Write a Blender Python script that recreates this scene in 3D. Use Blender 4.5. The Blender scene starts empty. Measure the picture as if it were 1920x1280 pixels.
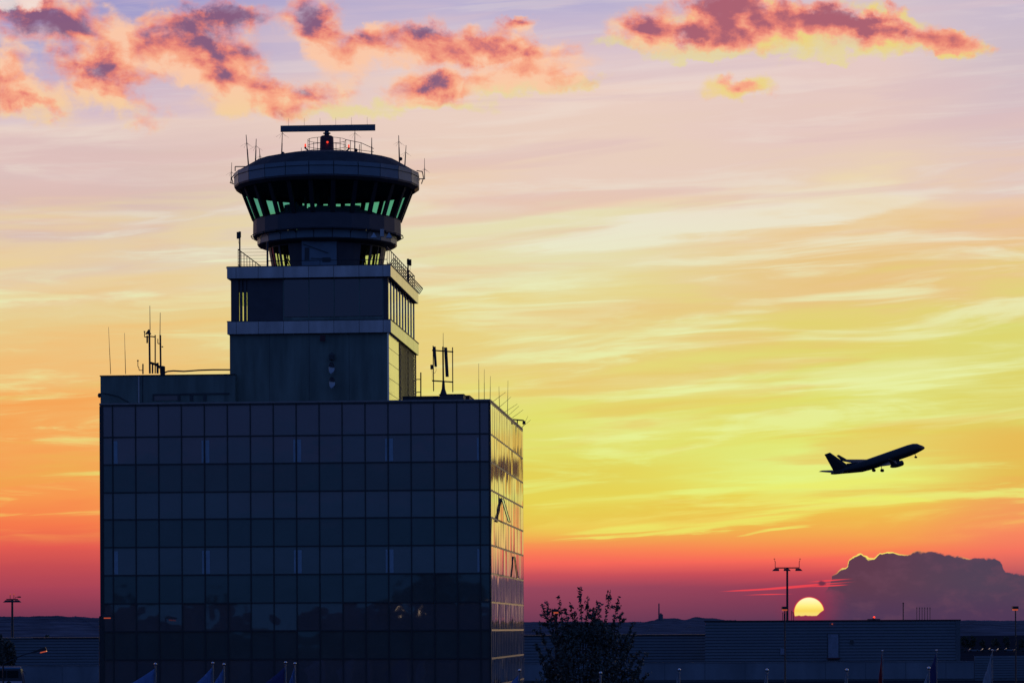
import bpy, math, random
from mathutils import Vector, Matrix
random.seed(7)
R = math.radians
scene = bpy.context.scene
COL = scene.collection
F = 5700.0            # focal length in photo pixels (1920 wide)
ROLL = 0.0049         # camera roll
HC = 10.0             # camera height above the ground
PPX, PPY = 960.0, 1178.0

# ------------------------------------------------------------------ photo measurement helpers
def lev(px, py):
    dx, dy = px - PPX, PPY - py
    return dx + dy * ROLL, dy - dx * ROLL
def at(px, py, Y):
    lx, ly = lev(px, py)
    return Vector((lx / F * Y, Y, HC + ly / F * Y))

# ------------------------------------------------------------------ colours and materials
def lin(c):
    out = []
    for v in c:
        v /= 255.0
        out.append(v / 12.92 if v <= 0.04045 else ((v + 0.055) / 1.055) ** 2.4)
    return tuple(out)

def mat(name, rgb, rough=0.6, metal=0.0, var=0.15, scale=2.0, bump=0.0, bscale=20.0, ior=1.5, emit=None, estr=0.0, stretch=None):
    m = bpy.data.materials.new(name); m.use_nodes = True
    nt = m.node_tree; p = nt.nodes['Principled BSDF']
    p.inputs['Roughness'].default_value = rough
    p.inputs['Metallic'].default_value = metal
    p.inputs['IOR'].default_value = ior
    tc = nt.nodes.new('ShaderNodeTexCoord')
    mp = nt.nodes.new('ShaderNodeMapping'); nt.links.new(tc.outputs['Object'], mp.inputs['Vector'])
    if stretch: mp.inputs['Scale'].default_value = stretch
    n = nt.nodes.new('ShaderNodeTexNoise'); n.inputs['Scale'].default_value = scale; n.inputs['Detail'].default_value = 4
    nt.links.new(mp.outputs['Vector'], n.inputs['Vector'])
    r = nt.nodes.new('ShaderNodeValToRGB')
    r.color_ramp.elements[0].position = 0.3; r.color_ramp.elements[1].position = 0.7
    r.color_ramp.elements[0].color = tuple(c * (1 - var) for c in rgb) + (1,)
    r.color_ramp.elements[1].color = tuple(min(1, c * (1 + var)) for c in rgb) + (1,)
    nt.links.new(n.outputs['Fac'], r.inputs['Fac']); nt.links.new(r.outputs['Color'], p.inputs['Base Color'])
    if bump:
        n2 = nt.nodes.new('ShaderNodeTexNoise'); n2.inputs['Scale'].default_value = bscale; n2.inputs['Detail'].default_value = 2
        nt.links.new(mp.outputs['Vector'], n2.inputs['Vector'])
        b = nt.nodes.new('ShaderNodeBump'); b.inputs['Strength'].default_value = bump; b.inputs['Distance'].default_value = 0.05
        nt.links.new(n2.outputs['Fac'], b.inputs['Height']); nt.links.new(b.outputs['Normal'], p.inputs['Normal'])
    if emit:
        p.inputs['Emission Color'].default_value = emit + (1,); p.inputs['Emission Strength'].default_value = estr
    return m

def matt(m):
    m.node_tree.nodes['Principled BSDF'].inputs['Specular IOR Level'].default_value = 0.0
    return m

def wavy_glass(name, rgb, ior, rough, wave, wscale):
    m = mat(name, rgb, rough, 0.0, 0.1, 0.4, ior=ior)
    nt = m.node_tree; p = nt.nodes['Principled BSDF']
    tc = nt.nodes.new('ShaderNodeTexCoord')
    n2 = nt.nodes.new('ShaderNodeTexNoise'); n2.inputs['Scale'].default_value = wscale; n2.inputs['Detail'].default_value = 1.0
    nt.links.new(tc.outputs['Object'], n2.inputs['Vector'])
    b = nt.nodes.new('ShaderNodeBump'); b.inputs['Strength'].default_value = 1.0; b.inputs['Distance'].default_value = wave
    nt.links.new(n2.outputs['Fac'], b.inputs['Height']); nt.links.new(b.outputs['Normal'], p.inputs['Normal'])
    return m

def tinted_glass(name, tint, rough=0.02):
    m = bpy.data.materials.new(name); m.use_nodes = True
    nt = m.node_tree; nt.nodes.clear()
    o = nt.nodes.new('ShaderNodeOutputMaterial'); mx = nt.nodes.new('ShaderNodeMixShader')
    tr = nt.nodes.new('ShaderNodeBsdfTransparent'); tr.inputs['Color'].default_value = tint + (1,)
    gl = nt.nodes.new('ShaderNodeBsdfGlossy'); gl.inputs['Roughness'].default_value = rough
    lw = nt.nodes.new('ShaderNodeFresnel'); lw.inputs['IOR'].default_value = 1.45
    ge = nt.nodes.new('ShaderNodeNewGeometry'); su = nt.nodes.new('ShaderNodeMath'); su.operation = 'SUBTRACT'; su.use_clamp = True
    nt.links.new(lw.outputs['Fac'], su.inputs[0]); nt.links.new(ge.outputs['Backfacing'], su.inputs[1])
    nt.links.new(su.outputs[0], mx.inputs['Fac']); nt.links.new(tr.outputs[0], mx.inputs[1]); nt.links.new(gl.outputs[0], mx.inputs[2])
    nt.links.new(mx.outputs[0], o.inputs['Surface'])
    return m

M = {}
M['band'] = mat('pale_cladding', (0.40, 0.38, 0.37), 0.16, 0.75, 0.2, 1.4, 0.05, 6, stretch=(1, 1, .2))
M['shaft'] = mat('grey_green_render', (0.22, 0.25, 0.20), 0.6, 0, 0.28, 1.6, 0.1, 14, stretch=(1, 1, .14))
M['sidewall'] = mat('smooth_pale_panels', (0.80, 0.70, 0.52), 0.14, 0.8, 0.06, 0.8)
M['seam'] = mat('dark_joint', (0.10, 0.10, 0.10), 0.8)
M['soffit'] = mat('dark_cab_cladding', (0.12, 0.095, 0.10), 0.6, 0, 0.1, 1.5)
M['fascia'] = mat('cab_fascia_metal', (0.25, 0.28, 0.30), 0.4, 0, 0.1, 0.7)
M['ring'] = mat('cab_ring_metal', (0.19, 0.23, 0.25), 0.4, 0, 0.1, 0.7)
M['core'] = mat('pedestal_core_paint', (0.26, 0.30, 0.34), 0.6, 0, 0.12, 1.2)
M['darkframe'] = mat('black_window_frame', (0.03, 0.026, 0.028), 0.7)
M['oppwall'] = mat('dark_terminal_wall', (0.05, 0.065, 0.09), 0.8, 0, 0.3, 0.3)
M['steel'] = mat('weathered_steel', (0.06, 0.06, 0.065), 0.55, 0.3, 0.2, 6)
M['galv'] = mat('galvanised_steel', (0.22, 0.22, 0.23), 0.35, 0.7, 0.2, 6)
M['whip'] = mat('fibreglass_whip', (0.30, 0.22, 0.18), 0.5)
M['roofing'] = mat('roof_membrane', (0.045, 0.043, 0.048), 0.9, 0, 0.3, 1)
M['glassA'] = wavy_glass('facade_window_glass', (0.15, 0.128, 0.13), 1.9, 0.02, 0.005, 0.8)
M['glassB'] = wavy_glass('facade_spandrel_glass', (0.105, 0.118, 0.108), 1.7, 0.03, 0.005, 0.8)
M['glassC'] = wavy_glass('facade_parapet_glass', (0.15, 0.128, 0.13), 1.9, 0.05, 0.006, 0.8)
M['mull'] = mat('facade_mullion', (0.065, 0.06, 0.06), 0.45, 0.2, 0.1, 3)
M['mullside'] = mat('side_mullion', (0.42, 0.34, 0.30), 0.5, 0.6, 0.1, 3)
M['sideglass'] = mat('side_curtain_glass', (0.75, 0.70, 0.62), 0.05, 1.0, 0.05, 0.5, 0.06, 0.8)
M['curtain'] = mat('pale_curtain', (0.42, 0.50, 0.55), 0.5, 0, 0.1, 3)
M['storeyglass'] = wavy_glass('storey_glass', (0.014, 0.022, 0.022), 2.0, 0.04, 0.008, 0.6)
M['cabglass'] = tinted_glass('green_tinted_glass', (0.33, 0.70, 0.63))
M['clearglass'] = tinted_glass('yellowish_glass', (0.80, 0.88, 0.55))
M['inside'] = mat('dark_interior', (0.22, 0.20, 0.21), 0.8)
M['redlamp'] = mat('red_obstruction_lens', (0.4, 0.02, 0.01), 0.3, emit=(1.0, 0.05, 0.02), estr=1.6)
M['amber'] = mat('amber_lens', (0.3, 0.08, 0.04), 0.4, emit=(1.0, 0.16, 0.06), estr=0.38)
M['warmlamp'] = mat('warm_lamp_glass', (0.6, 0.5, 0.4), 0.3, emit=(1.0, 0.7, 0.45), estr=4)
M['radarbody'] = mat('radar_housing', (0.16, 0.18, 0.2), 0.4, 0.2, 0.1, 2)
M['radarred'] = mat('radar_pedestal_paint', (0.13, 0.035, 0.035), 0.6, 0, 0.15, 3)
M['plane'] = mat('dark_aircraft_paint', (0.026, 0.022, 0.022), 0.45, 0, 0.1, 0.5)
M['tyre'] = mat('tyre_rubber', (0.02, 0.02, 0.02), 0.8)
M['siding'] = mat('ribbed_siding', (0.18, 0.19, 0.21), 0.5, 0, 0.12, 0.15)
M['sidinggap'] = mat('siding_groove', (0.16, 0.165, 0.175), 0.7)
M['concrete'] = mat('plain_concrete', (0.27, 0.27, 0.29), 0.75, 0, 0.2, 0.25, 0.1, 2, stretch=(1, 1, .3))
M['doorpaint'] = mat('pale_door_paint', (0.31, 0.31, 0.37), 0.5)
M['asphalt'] = matt(mat('asphalt_and_fields', (0.026, 0.030, 0.040), 1.0, 0, 0.3, 0.03, 0.2, 3))
M['leaf'] = mat('dark_foliage', (0.11, 0.11, 0.085), 0.6, 0, 0.35, 3)
M['leaffar'] = mat('distant_foliage', (0.06, 0.08, 0.05), 0.7, 0, 0.35, 0.5)
M['bark'] = mat('bark', (0.06, 0.045, 0.035), 0.85, 0, 0.3, 8, 0.4, 20)
M['hill'] = matt(mat('wooded_hillside', (0.10, 0.11, 0.14), 1.0, 0, 0.45, 0.02))
M['pole'] = mat('painted_pole', (0.22, 0.24, 0.27), 0.4, 0.2, 0.1, 3)
M['ball'] = mat('polished_ball', (0.8, 0.78, 0.76), 0.15, 1.0, 0.03, 2)
M['flagblue'] = mat('blue_flag_cloth', (0.17, 0.25, 0.48), 0.8, 0, 0.1, 2)
M['flagnavy'] = mat('navy_flag_cloth', (0.07, 0.06, 0.18), 0.8, 0, 0.1, 2)
M['flagwhite'] = mat('white_flag_cloth', (0.48, 0.44, 0.46), 0.8, 0, 0.05, 2)
M['flagred'] = mat('dark_red_flag_cloth', (0.45, 0.03, 0.04), 0.8, 0, 0.1, 2)
M['buspaint'] = mat('bus_blue_paint', (0.10, 0.25, 0.40), 0.3, 0, 0.1, 1)
M['busdark'] = mat('bus_dark_side', (0.06, 0.05, 0.06), 0.3, 0, 0.1, 1)
M['buswhite'] = mat('bus_pale_skirt', (0.65, 0.55, 0.60), 0.3, 0, 0.05, 1)
M['carpaint'] = mat('dark_car_paint', (0.05, 0.045, 0.05), 0.5, 0.0, 0.1, 1)
M['carpale'] = mat('silver_car_paint', (0.22, 0.22, 0.24), 0.5, 0.1, 0.05, 1)
M['stack'] = mat('chimney_concrete', (0.16, 0.15, 0.17), 0.9, 0, 0.1, 0.05)

# ------------------------------------------------------------------ mesh building
class MB:
    def __init__(s): s.v = []; s.f = []; s.smooth = False
    def add(s, vs, fs):
        b = len(s.v); s.v += [Vector(v) for v in vs]; s.f += [tuple(b + i for i in f) for f in fs]; return s
    def hexa(s, p):   # 8 points: bottom 4 ccw, top 4 ccw
        return s.add(p, [(3, 2, 1, 0), (4, 5, 6, 7), (0, 1, 5, 4), (1, 2, 6, 5), (2, 3, 7, 6), (3, 0, 4, 7)])
    def box(s, x0, x1, y0, y1, z0, z1, fr=None):
        p = [(x0, y0, z0), (x1, y0, z0), (x1, y1, z0), (x0, y1, z0), (x0, y0, z1), (x1, y0, z1), (x1, y1, z1), (x0, y1, z1)]
        if fr: p = [fr(*q) for q in p]
        return s.hexa(p)
    def tube(s, a, b, r, r2=None, n=6, cap=True):
        a, b = Vector(a), Vector(b); r2 = r if r2 is None else r2
        d = (b - a).normalized(); x = d.orthogonal().normalized(); y = d.cross(x)
        vs = []
        for k in range(n):
            w = 2 * math.pi * k / n; o = x * math.cos(w) + y * math.sin(w)
            vs += [a + o * r, b + o * r2]
        fs = [(2 * k, 2 * ((k + 1) % n), 2 * ((k + 1) % n) + 1, 2 * k + 1) for k in range(n)]
        if cap: fs += [tuple(2 * k for k in range(n))[::-1], tuple(2 * k + 1 for k in range(n))]
        return s.add(vs, fs)
    def path(s, pts, r, n=6):
        for a, b in zip(pts, pts[1:]): s.tube(a, b, r, n=n)
        return s
    def lathe(s, prof, n=24, c=(0, 0, 0), off=0.0, k0=0, k1=None, closed=True):
        c = Vector(c); k1 = n if k1 is None else k1; full = (k1 - k0) == n
        cols = n if full else k1 - k0 + 1
        vs = []
        for k in range(cols):
            w = off + 2 * math.pi * (k0 + k) / n
            for r, z in prof: vs.append(c + Vector((r * math.sin(w), -r * math.cos(w), z)))
        m = len(prof); fs = []
        for k in range(n if full else cols - 1):
            k2 = (k + 1) % cols
            for j in range(m - 1): fs.append((k * m + j, k2 * m + j, k2 * m + j + 1, k * m + j + 1))
        return s.add(vs, fs)
    def sphere(s, c, r, n=10, m=7, sq=(1, 1, 1)):
        c = Vector(c); vs = [c + Vector((0, 0, r * sq[2]))]
        for j in range(1, m):
            t = math.pi * j / m
            for k in range(n):
                w = 2 * math.pi * k / n
                vs.append(c + Vector((r * sq[0] * math.sin(t) * math.cos(w), r * sq[1] * math.sin(t) * math.sin(w), r * sq[2] * math.cos(t))))
        vs.append(c - Vector((0, 0, r * sq[2]))); fs = []
        for k in range(n):
            fs.append((0, 1 + k, 1 + (k + 1) % n))
            for j in range(m - 2):
                a = 1 + j * n; fs.append((a + k, a + n + k, a + n + (k + 1) % n, a + (k + 1) % n))
            a = 1 + (m - 2) * n; fs.append((a + k, len(vs) - 1, a + (k + 1) % n))
        return s.add(vs, fs)
    def build(s, name, m, parent=None, smooth=False):
        o0 = parent_origin(parent)
        me = bpy.data.meshes.new(name); me.from_pydata([v - o0 for v in s.v], [], s.f); me.materials.append(m)
        me.update()
        if smooth:
            for p in me.polygons: p.use_smooth = True
        ob = bpy.data.objects.new(name, me); COL.objects.link(ob)
        if parent: ob.parent = parent
        return ob

def parent_origin(p):
    v = Vector((0, 0, 0))
    while p is not None:
        v += p.location; p = p.parent
    return v
def tag(o, label=None, cat=None, group=None, kind=None):
    if label: o['label'] = label
    if cat: o['category'] = cat
    if group: o['group'] = group
    if kind: o['kind'] = kind
    return o
def thing(name, label, cat, loc=(0, 0, 0), group=None):
    o = bpy.data.objects.new(name, None); COL.objects.link(o); o.location = loc
    return tag(o, label, cat, group)
def dup(root, loc, label=None, rotz=0.0, scale=1.0):
    r = root.copy(); COL.objects.link(r); r.location = loc; r.rotation_euler = (0, 0, rotz); r.scale = (scale,) * 3
    if label: r['label'] = label
    for ch in list(root.children):
        c = ch.copy(); COL.objects.link(c); c.parent = r
        for g in list(ch.children):
            d = g.copy(); COL.objects.link(d); d.parent = c
    return r

# ================================================================== CONTROL TOWER
Y0 = 197.0
_p = at(919, 748, Y0); P0 = Vector((_p.x, _p.y, 0)); ZROOF = _p.z
TH = math.atan(436 / F)
E2 = Vector((math.sin(TH), math.cos(TH), 0)); E1 = Vector((math.cos(TH), -math.sin(TH), 0))
def W(s, t, z): return P0 + E1 * s + E2 * t + Vector((0, 0, z))
def s_of(px, py, t):
    lx, ly = lev(px, py); q = lx / F; b = P0 + E2 * t
    return (q * b.y - b.x) / (E1.x - q * E1.y)
def t_of(px, py, s):
    lx, ly = lev(px, py); q = lx / F; b = P0 + E1 * s
    return (q * b.y - b.x) / (E2.x - q * E2.y)
def z_of(px, py, s, t):
    lx, ly = lev(px, py); return HC + ly / F * W(s, t, 0).y

tower = thing('control_tower', 'dark airport control tower with round glazed cab rising from a glass office block', 'control tower', W(-13, 10, 0))

SL = s_of(187, 900, 0); LD = t_of(980, 805, 0)
ZP = ZROOF
# --- office block body, roof and parapet
MB().box(SL, 0, 0.10, LD - 0.1, 0, ZP - 0.55, W).build('block_body', M['inside'], tower)
MB().box(SL + 0.3, -0.3, 0.4, LD - 0.3, ZP - 0.547, ZP - 0.45, W).build('block_roof', M['roofing'], tower)
b = MB()
b.box(SL, 0.02, -0.04, 0.35, ZP - 0.10, ZP, W).box(-0.33, 0.02, 0.352, LD, ZP - 0.10, ZP, W)
b.box(SL, SL + 0.33, 0.352, LD, ZP - 0.10, ZP, W).box(SL + 0.332, -0.332, LD - 0.35, LD, ZP - 0.10, ZP, W)
b.build('roof_coping', M['mullside'], tower)
b = MB()
b.box(SL, 0, 0.12, 0.33, ZP - 0.547, ZP - 0.102, W).box(-0.3, -0.02, 0.332, LD, ZP - 0.547, ZP - 0.102, W).box(SL, SL + 0.3, 0.332, LD, ZP - 0.547, ZP - 0.102, W)
b.build('parapet_wall', M['shaft'], tower)

cols_px = [193, 211.5] + [211.5 + 43.03 * k for k in range(1, 17)] + [917.5]
cols = [s_of(p, 900, 0) for p in cols_px]
rows_px = [753.5, 812.7, 864.7, 917.5, 968.5, 1021, 1074, 1127.5, 1180, 1233, 1285]
rows = [z_of(919, p, 0, 0) for p in rows_px]
while rows[-1] - 1.8 > 0.2: rows.append(rows[-1] - 1.815)
g = 0.035
nvis = 10
b = MB()   # mullion grid
for s in cols: b.box(s - 0.038, s + 0.038, -0.03, 0.0985, 0.0, rows[0], W)
for i in range(len(cols) - 1):
    for z in rows: b.box(cols[i] + 0.047, cols[i + 1] - 0.047, -0.022, 0.0985, z - 0.05, z + 0.05, W)
b.build('mullion_grid', M['mull'], tower)
MB().box(SL, cols[0] - 0.047, -0.01, 0.0985, 0, rows[0], W).build('corner_trim', M['mull'], tower)
MB().box(cols[-1] + 0.047, 0.0, -0.02, 0.0985, 0, ZP - 0.102, W).build('corner_trim', M['mull'], tower)
MB().box(SL, cols[-1] + 0.045, -0.02, 0.0985, rows[0] + 0.052, ZP - 0.102, W).build('parapet_trim', M['mull'], tower)

def pane(i, j, name, m, parent=tower):
    s0, s1 = cols[i] + g, cols[i + 1] - g; z1, z0 = rows[j] - g, rows[j + 1] + g
    a = random.gauss(0, 0.0022); c = random.gauss(0, 0.0022)      # every pane sits a little out of true
    pts = []
    for (s, z) in ((s0, z0), (s1, z0), (s1, z1), (s0, z1)):
        t = 0.03 + a * (s - (s0 + s1) / 2) * 4 / 4 + c * (z - (z0 + z1) / 2)
        pts.append((s, t, z))
    q = [W(*pts[0]), W(*pts[1]), W(pts[1][0], 0.098, pts[1][2]), W(pts[0][0], 0.098, pts[0][2]),
         W(*pts[3]), W(*pts[2]), W(pts[2][0], 0.098, pts[2][2]), W(pts[3][0], 0.098, pts[3][2])]
    return MB().hexa(q).build(name, m, parent)
curt = {4: 'R', 5: 'L', 8: 'R', 9: 'L', 12: 'R', 13: 'L', 16: 'R', 1: 'L'}
for j in range(nvis):
    for i in range(len(cols) - 1):
        if j == 0: pane(i, j, 'parapet_panel', M['glassC'])
        elif j % 2 == 1:
            w = pane(i, j, 'window', M['glassA'])
            if j in (1, 5) and i in curt:
                wd = 0.26 if curt[i] == 'L' else 0.13
                sa = cols[i] + 0.06 if curt[i] == 'L' else cols[i + 1] - 0.06 - wd
                MB().box(sa, sa + wd, 0.012, 0.022, rows[j + 1] + 0.08, rows[j] - 0.25, W).build('curtain', M['curtain'], w)
        else: pane(i, j, 'spandrel_panel', M['glassB'])
b = MB()
for j in range(nvis, len(rows) - 1):
    for i in range(len(cols) - 1): b.box(cols[i] + g, cols[i + 1] - g, 0.03, 0.098, rows[j + 1] + g, rows[j] - g, W)
tag(b.build('lower_glazing', M['glassB'], tower), kind='stuff')

# --- right (sunward) curtain wall
NC = 20
tc_ = [0.22 + (LD - 0.30) * k / NC for k in range(NC + 1)]
for j in range(len(rows) - 1):
    b = MB()
    for k in range(NC):
        a = random.gauss(0.012, 0.004); c = random.gauss(0, 0.003)  # panes turned toward the camera to mirror the yellow sky added outside the view
        t0, t1, z0, z1 = tc_[k] + .03, tc_[k + 1] - .03, rows[j + 1] + .05, rows[j] - .05
        def sp(t, z): return 0.005 + a * (t - (t0 + t1) / 2) + c * (z - (z0 + z1) / 2)
        b.hexa([W(-0.02, t0, z0), W(sp(t0, z0), t0, z0), W(sp(t1, z0), t1, z0), W(-0.02, t1, z0), W(-0.02, t0, z1), W(sp(t0, z1), t0, z1), W(sp(t1, z1), t1, z1), W(-0.02, t1, z1)])
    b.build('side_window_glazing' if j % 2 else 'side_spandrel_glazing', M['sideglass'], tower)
b = MB()
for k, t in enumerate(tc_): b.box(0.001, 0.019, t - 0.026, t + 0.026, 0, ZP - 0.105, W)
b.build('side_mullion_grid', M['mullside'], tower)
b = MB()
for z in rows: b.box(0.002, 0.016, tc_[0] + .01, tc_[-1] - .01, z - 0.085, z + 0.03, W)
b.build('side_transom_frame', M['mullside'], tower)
MB().box(-0.02, -0.001, 0.1, LD - 0.02, 0, ZP - 0.105, W).build('side_wall', M['inside'], tower)
def sash(t0, t1, zt, zb, out):
    q = [W(0.045, t0, zt), W(0.045, t1, zt), W(out, t1, zb), W(out, t0, zb)]
    n = Vector((0, 0, 0.03)) + E1 * 0.03
    w = MB().hexa([q[3], q[2], q[1], q[0], q[3] + n, q[2] + n, q[1] + n, q[0] + n]).build('open_window', M['storeyglass'], tower)
    fr = MB()
    for a_, b_ in ((0, 1), (1, 2), (2, 3), (3, 0)): fr.tube(q[a_] + n, q[b_] + n, 0.035, n=4)
    fr.build('sash_frame', M['galv'], w)
tA = t_of(938, 955, 0); sash(tA, tA + 2.0, rows[3] - 0.25, rows[4] - 0.05, 0.50)
tB = t_of(962, 1060, 0); sash(tB, tB + 1.0, rows[5] - 0.35, rows[6] - 0.05, 0.24)

# --- left penthouse, a little behind the facade
zpt = z_of(187, 703, SL, 0.15)
sp1 = s_of(431, 720, 0.15)
b = MB(); b.box(SL - 0.02, sp1 + 0.3, 0.45, 9.0, ZP - 0.45, zpt - 0.06, W); b.build('penthouse_wall', M['shaft'], tower)
MB().box(SL - 0.06, sp1 + 0.3, 0.40, 9.05, zpt - 0.058, zpt, W).build('penthouse_coping', M['steel'], tower)
b = MB()
for pa, pb, ya, yb in ((286, 338, 738, 741), (286, 289, 741.5, 751), (333, 338, 741.5, 751), (338.5, 430, 737, 740), (356, 362, 740.5, 751), (381, 387, 740.5, 751)):
    b.box(s_of(pa, 740, .4), s_of(pb, 740, .4), 0.405, 0.447, z_of(pa, yb, -20, .4), z_of(pa, ya, -20, .4), W)
b.build('clerestory_frame', M['seam'], tower)
MB().box(s_of(289.3, 740, .4), s_of(332.7, 740, .4), 0.42, 0.448, z_of(300, 750, -20, .4), z_of(300, 741.6, -20, .4), W).build('clerestory_window', M['storeyglass'], tower)
MB().tube(W(s_of(260, 720, .4), 0.40, ZP), W(s_of(260, 720, .4), 0.40, zpt - .1), 0.06, n=6).build('downpipe', M['band'], tower)
b = MB().tube(W(s_of(267, 720, .4), 0.42, ZP), W(s_of(267, 720, .4), 0.42, zpt - .1), 0.03, n=6)
b.path([W(s_of(x, y, .4), 0.40, z_of(x, y, -24, .4)) for x, y in ((195, 737), (212, 740), (222, 743), (243, 755))], 0.03)
b.build('cable_run', M['seam'], tower)

# --- shaft
TS = 1.0
sA, sB = s_of(431, 690, TS), s_of(729.5, 690, TS)
bandL, bandR = s_of(426, 610, TS - .3), s_of(733, 610, TS - .3)
tback = t_of(785, 655, bandR)
shD = tback - 0.3
zl0, zl1 = z_of(580, 624.5, (sA + sB) / 2, TS - .3), z_of(580, 601.5, (sA + sB) / 2, TS - .3)
zu0, zu1 = z_of(580, 520, (sA + sB) / 2, TS - .3), z_of(580, 499, (sA + sB) / 2, TS - .3)
MB().box(sA, sB - 0.12, TS, shD, ZP - 0.45, zl0 - 0.003, W).build('shaft_wall', M['shaft'], tower)
tp1 = t_of(749, 690, sB); 
MB().box(sB - 0.118, sB, TS, tp1, ZP - 0.45, zl0 - 0.003, W).build('shaft_side_panel', M['sidewall'], tower)
b = MB()
for k in range(1, 5):
    z = ZP - .45 + (zl0 - ZP + .45) * k / 5
    b.box(sB + 0.001, sB + 0.006, TS + 0.02, tp1 - 0.02, z - 0.012, z + 0.012, W)
b.build('panel_joint_groove', M['seam'], tower)
MB().box(sB - 0.118, sB + 0.05, tp1 + 0.002, tp1 + 0.25, ZP - 0.45, zl0 - 0.003, W).build('screen_post', M['seam'], tower)
MB().box(sB - 0.3, sB - 0.121, tp1 + 0.3, shD, ZP - 0.44, zl0 - 0.003, W)
b = MB()
for k in (1, 2, 3): b.box(sA + (sB - sA) * k / 4 - .012, sA + (sB - sA) * k / 4 + .012, TS - .004, TS - .001, ZP - .4, zl0 - .02, W)
b.build('wall_joint_groove', M['seam'], tower)
# lattice screen: crossing bars in front of a pale wall
b = MB(); t0, t1, z0, z1 = tp1 + 0.26, shD, ZP - 0.44, zl0 - 0.02
n = 34
for k in range(-n, n):
    for sg in (1, -1):
        h = z1 - z0; wdt = t1 - t0; step = wdt / n * 2
        ta = t0 + k * step; tb_ = ta + h * 1.6
        if sg < 0: ta, tb_ = tb_, ta
        za, zb = z0, z1
        # clip the slanted bar to the screen
        pts = []
        for (tt, zz) in ((ta, za), (tb_, zb)): pts.append([tt, zz])
        for q, o in ((0, 1), (1, 0)):
            T, Z = pts[q]; T2, Z2 = pts[o]
            for lim, lo in ((t0, True), (t1, False)):
                if (lo and T < lim < T2) or (not lo and T > lim > T2):
                    f_ = (lim - T) / (T2 - T); T, Z = lim, Z + (Z2 - Z) * f_; pts[q] = [T, Z]
        if min(p_[0] for p_ in pts) < t0 - 1e-4 or max(p_[0] for p_ in pts) > t1 + 1e-4: continue
        b.tube(W(sB - 0.02 + (0.018 if sg > 0 else 0), *pts[0]), W(sB - 0.02 + (0.018 if sg > 0 else 0), *pts[1]), 0.022, n=4, cap=False)
b.build('screen_lattice', M['galv'], tower)
for t in (tp1 + 0.30, (t0 + t1) / 2, t1 - .04): MB().box(sB - 0.06, sB + 0.03, t - .04, t + .04, z0, z1, W).build('screen_post', M['steel'], tower)
MB().box(sB - 0.117, sB - 0.10, tp1 + 0.3, shD, ZP - 0.44, zl0 - 0.005, W).build('screen_backing', M['sidewall'], tower)

def ring_band(z0, z1, nm):
    b = MB(); tF, tB_ = TS - .3, tback
    edges = [426, 443, 484.5, 531.5, 579, 626, 673.5, 718.5, 733]
    es = [s_of(p, 610, tF) for p in edges]
    for a, c in zip(es, es[1:]): b.box(a + (.012 if a != es[0] else 0), c - (.012 if c != es[-1] else 0), tF, tF + 0.2, z0, z1, W)
    n = 5
    for k in range(n):
        ta = tF + .2 + (tB_ - tF - .2) * k / n; tb_ = tF + .2 + (tB_ - tF - .2) * (k + 1) / n
        b.box(bandR - 0.2, bandR, ta + (.008 if k else 0.001), tb_ - .008, z0, z1, W)
        b.box(bandL, bandL + 0.2, ta + (.008 if k else 0.001), tb_ - .008, z0, z1, W)
    b.box(bandL + .2, bandR - .2, tB_ - .2, tB_ - .009, z0, z1, W)
    b.build(nm, M['band'], tower)
    MB().box(bandL + 0.202, bandR - 0.202, tF + .202, tB_ - .21, z0 + 0.03, z1 - 0.05, W).build('floor_slab', M['soffit'], tower)
    MB().box(bandL - 0.03, bandR + 0.03, tF - .03, tB_ + .02, z1 + 0.002, z1 + 0.05, W).build('band_flashing', M['steel'], tower)
ring_band(zl0, zl1, 'lower_band_cladding')
ring_band(zu0, zu1, 'upper_band_cladding')

# window storey between the bands
wL, wR = s_of(433, 560, TS), s_of(727.5, 560, TS)
z0, z1 = zl1 + 0.055, zu0 - 0.003
zh0, zh1 = z_of(450, 599, wL, TS), z_of(450, 548, wL, TS)
gaps = [(447.4, 449.2), (454.2, 456.8), (462, 463.4)]
edges = [433, 447.4] + []
MB().box(s_of(531.5, 560, TS), wR - .15, TS + 0.1, shD - .2, z0, z1, W).build('storey_core', M['inside'], tower)
MB().box(wL, s_of(447.4, 560, TS), TS, TS + .3, z0, z1, W).build('storey_corner_pier', M['soffit'], tower)
x = 447.4
for a, c in gaps[0:1] + gaps[1:2] + gaps[2:3]:
    pass
b = MB(); prev = gaps[0][1]
for a, c in gaps[1:] + [(531.5, 0)]:
    b.box(s_of(prev, 560, TS), s_of(a, 560, TS), TS + 0.04, TS + 0.16, z0, z1, W); prev = c
b.box(s_of(447.4, 560, TS) + .002, s_of(463.4, 560, TS), TS + .165, TS + .22, zh1, z1, W)
b.build('louvre_slat_panel', M['soffit'], tower)
b = MB()
bays = [531.5, 579, 626.5, 674, 718]
for a, c in zip(bays, bays[1:]):
    MB().box(s_of(a, 560, TS) + .04, s_of(c, 560, TS) - .04, TS + .02, TS + .098, z0 + .25, z1 - .1, W).build('storey_window', M['storeyglass'], tower)
for a in bays: b.box(s_of(a, 560, TS) - .037, s_of(a, 560, TS) + .037, TS - .01, TS + .098, z0, z1, W)
for a, c in zip(bays, bays[1:]): b.box(s_of(a, 560, TS) + .039, s_of(c, 560, TS) - .039, TS, TS + .098, z0, z0 + .22, W)
b.build('storey_window_frame', M['shaft'], tower)
MB().box(s_of(718, 560, TS) + .04, wR, TS, TS + .35, z0, z1, W).build('storey_corner_pier', M['soffit'], tower)
MB().box(wL + .02, wL + .1, TS + .302, shD - .2, z0, z1, W).build('storey_west_glazing', M['clearglass'], tower)
n = 9; ts = [TS + .352 + (shD - .25 - TS - .352) * k / n for k in range(n + 1)]
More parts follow.
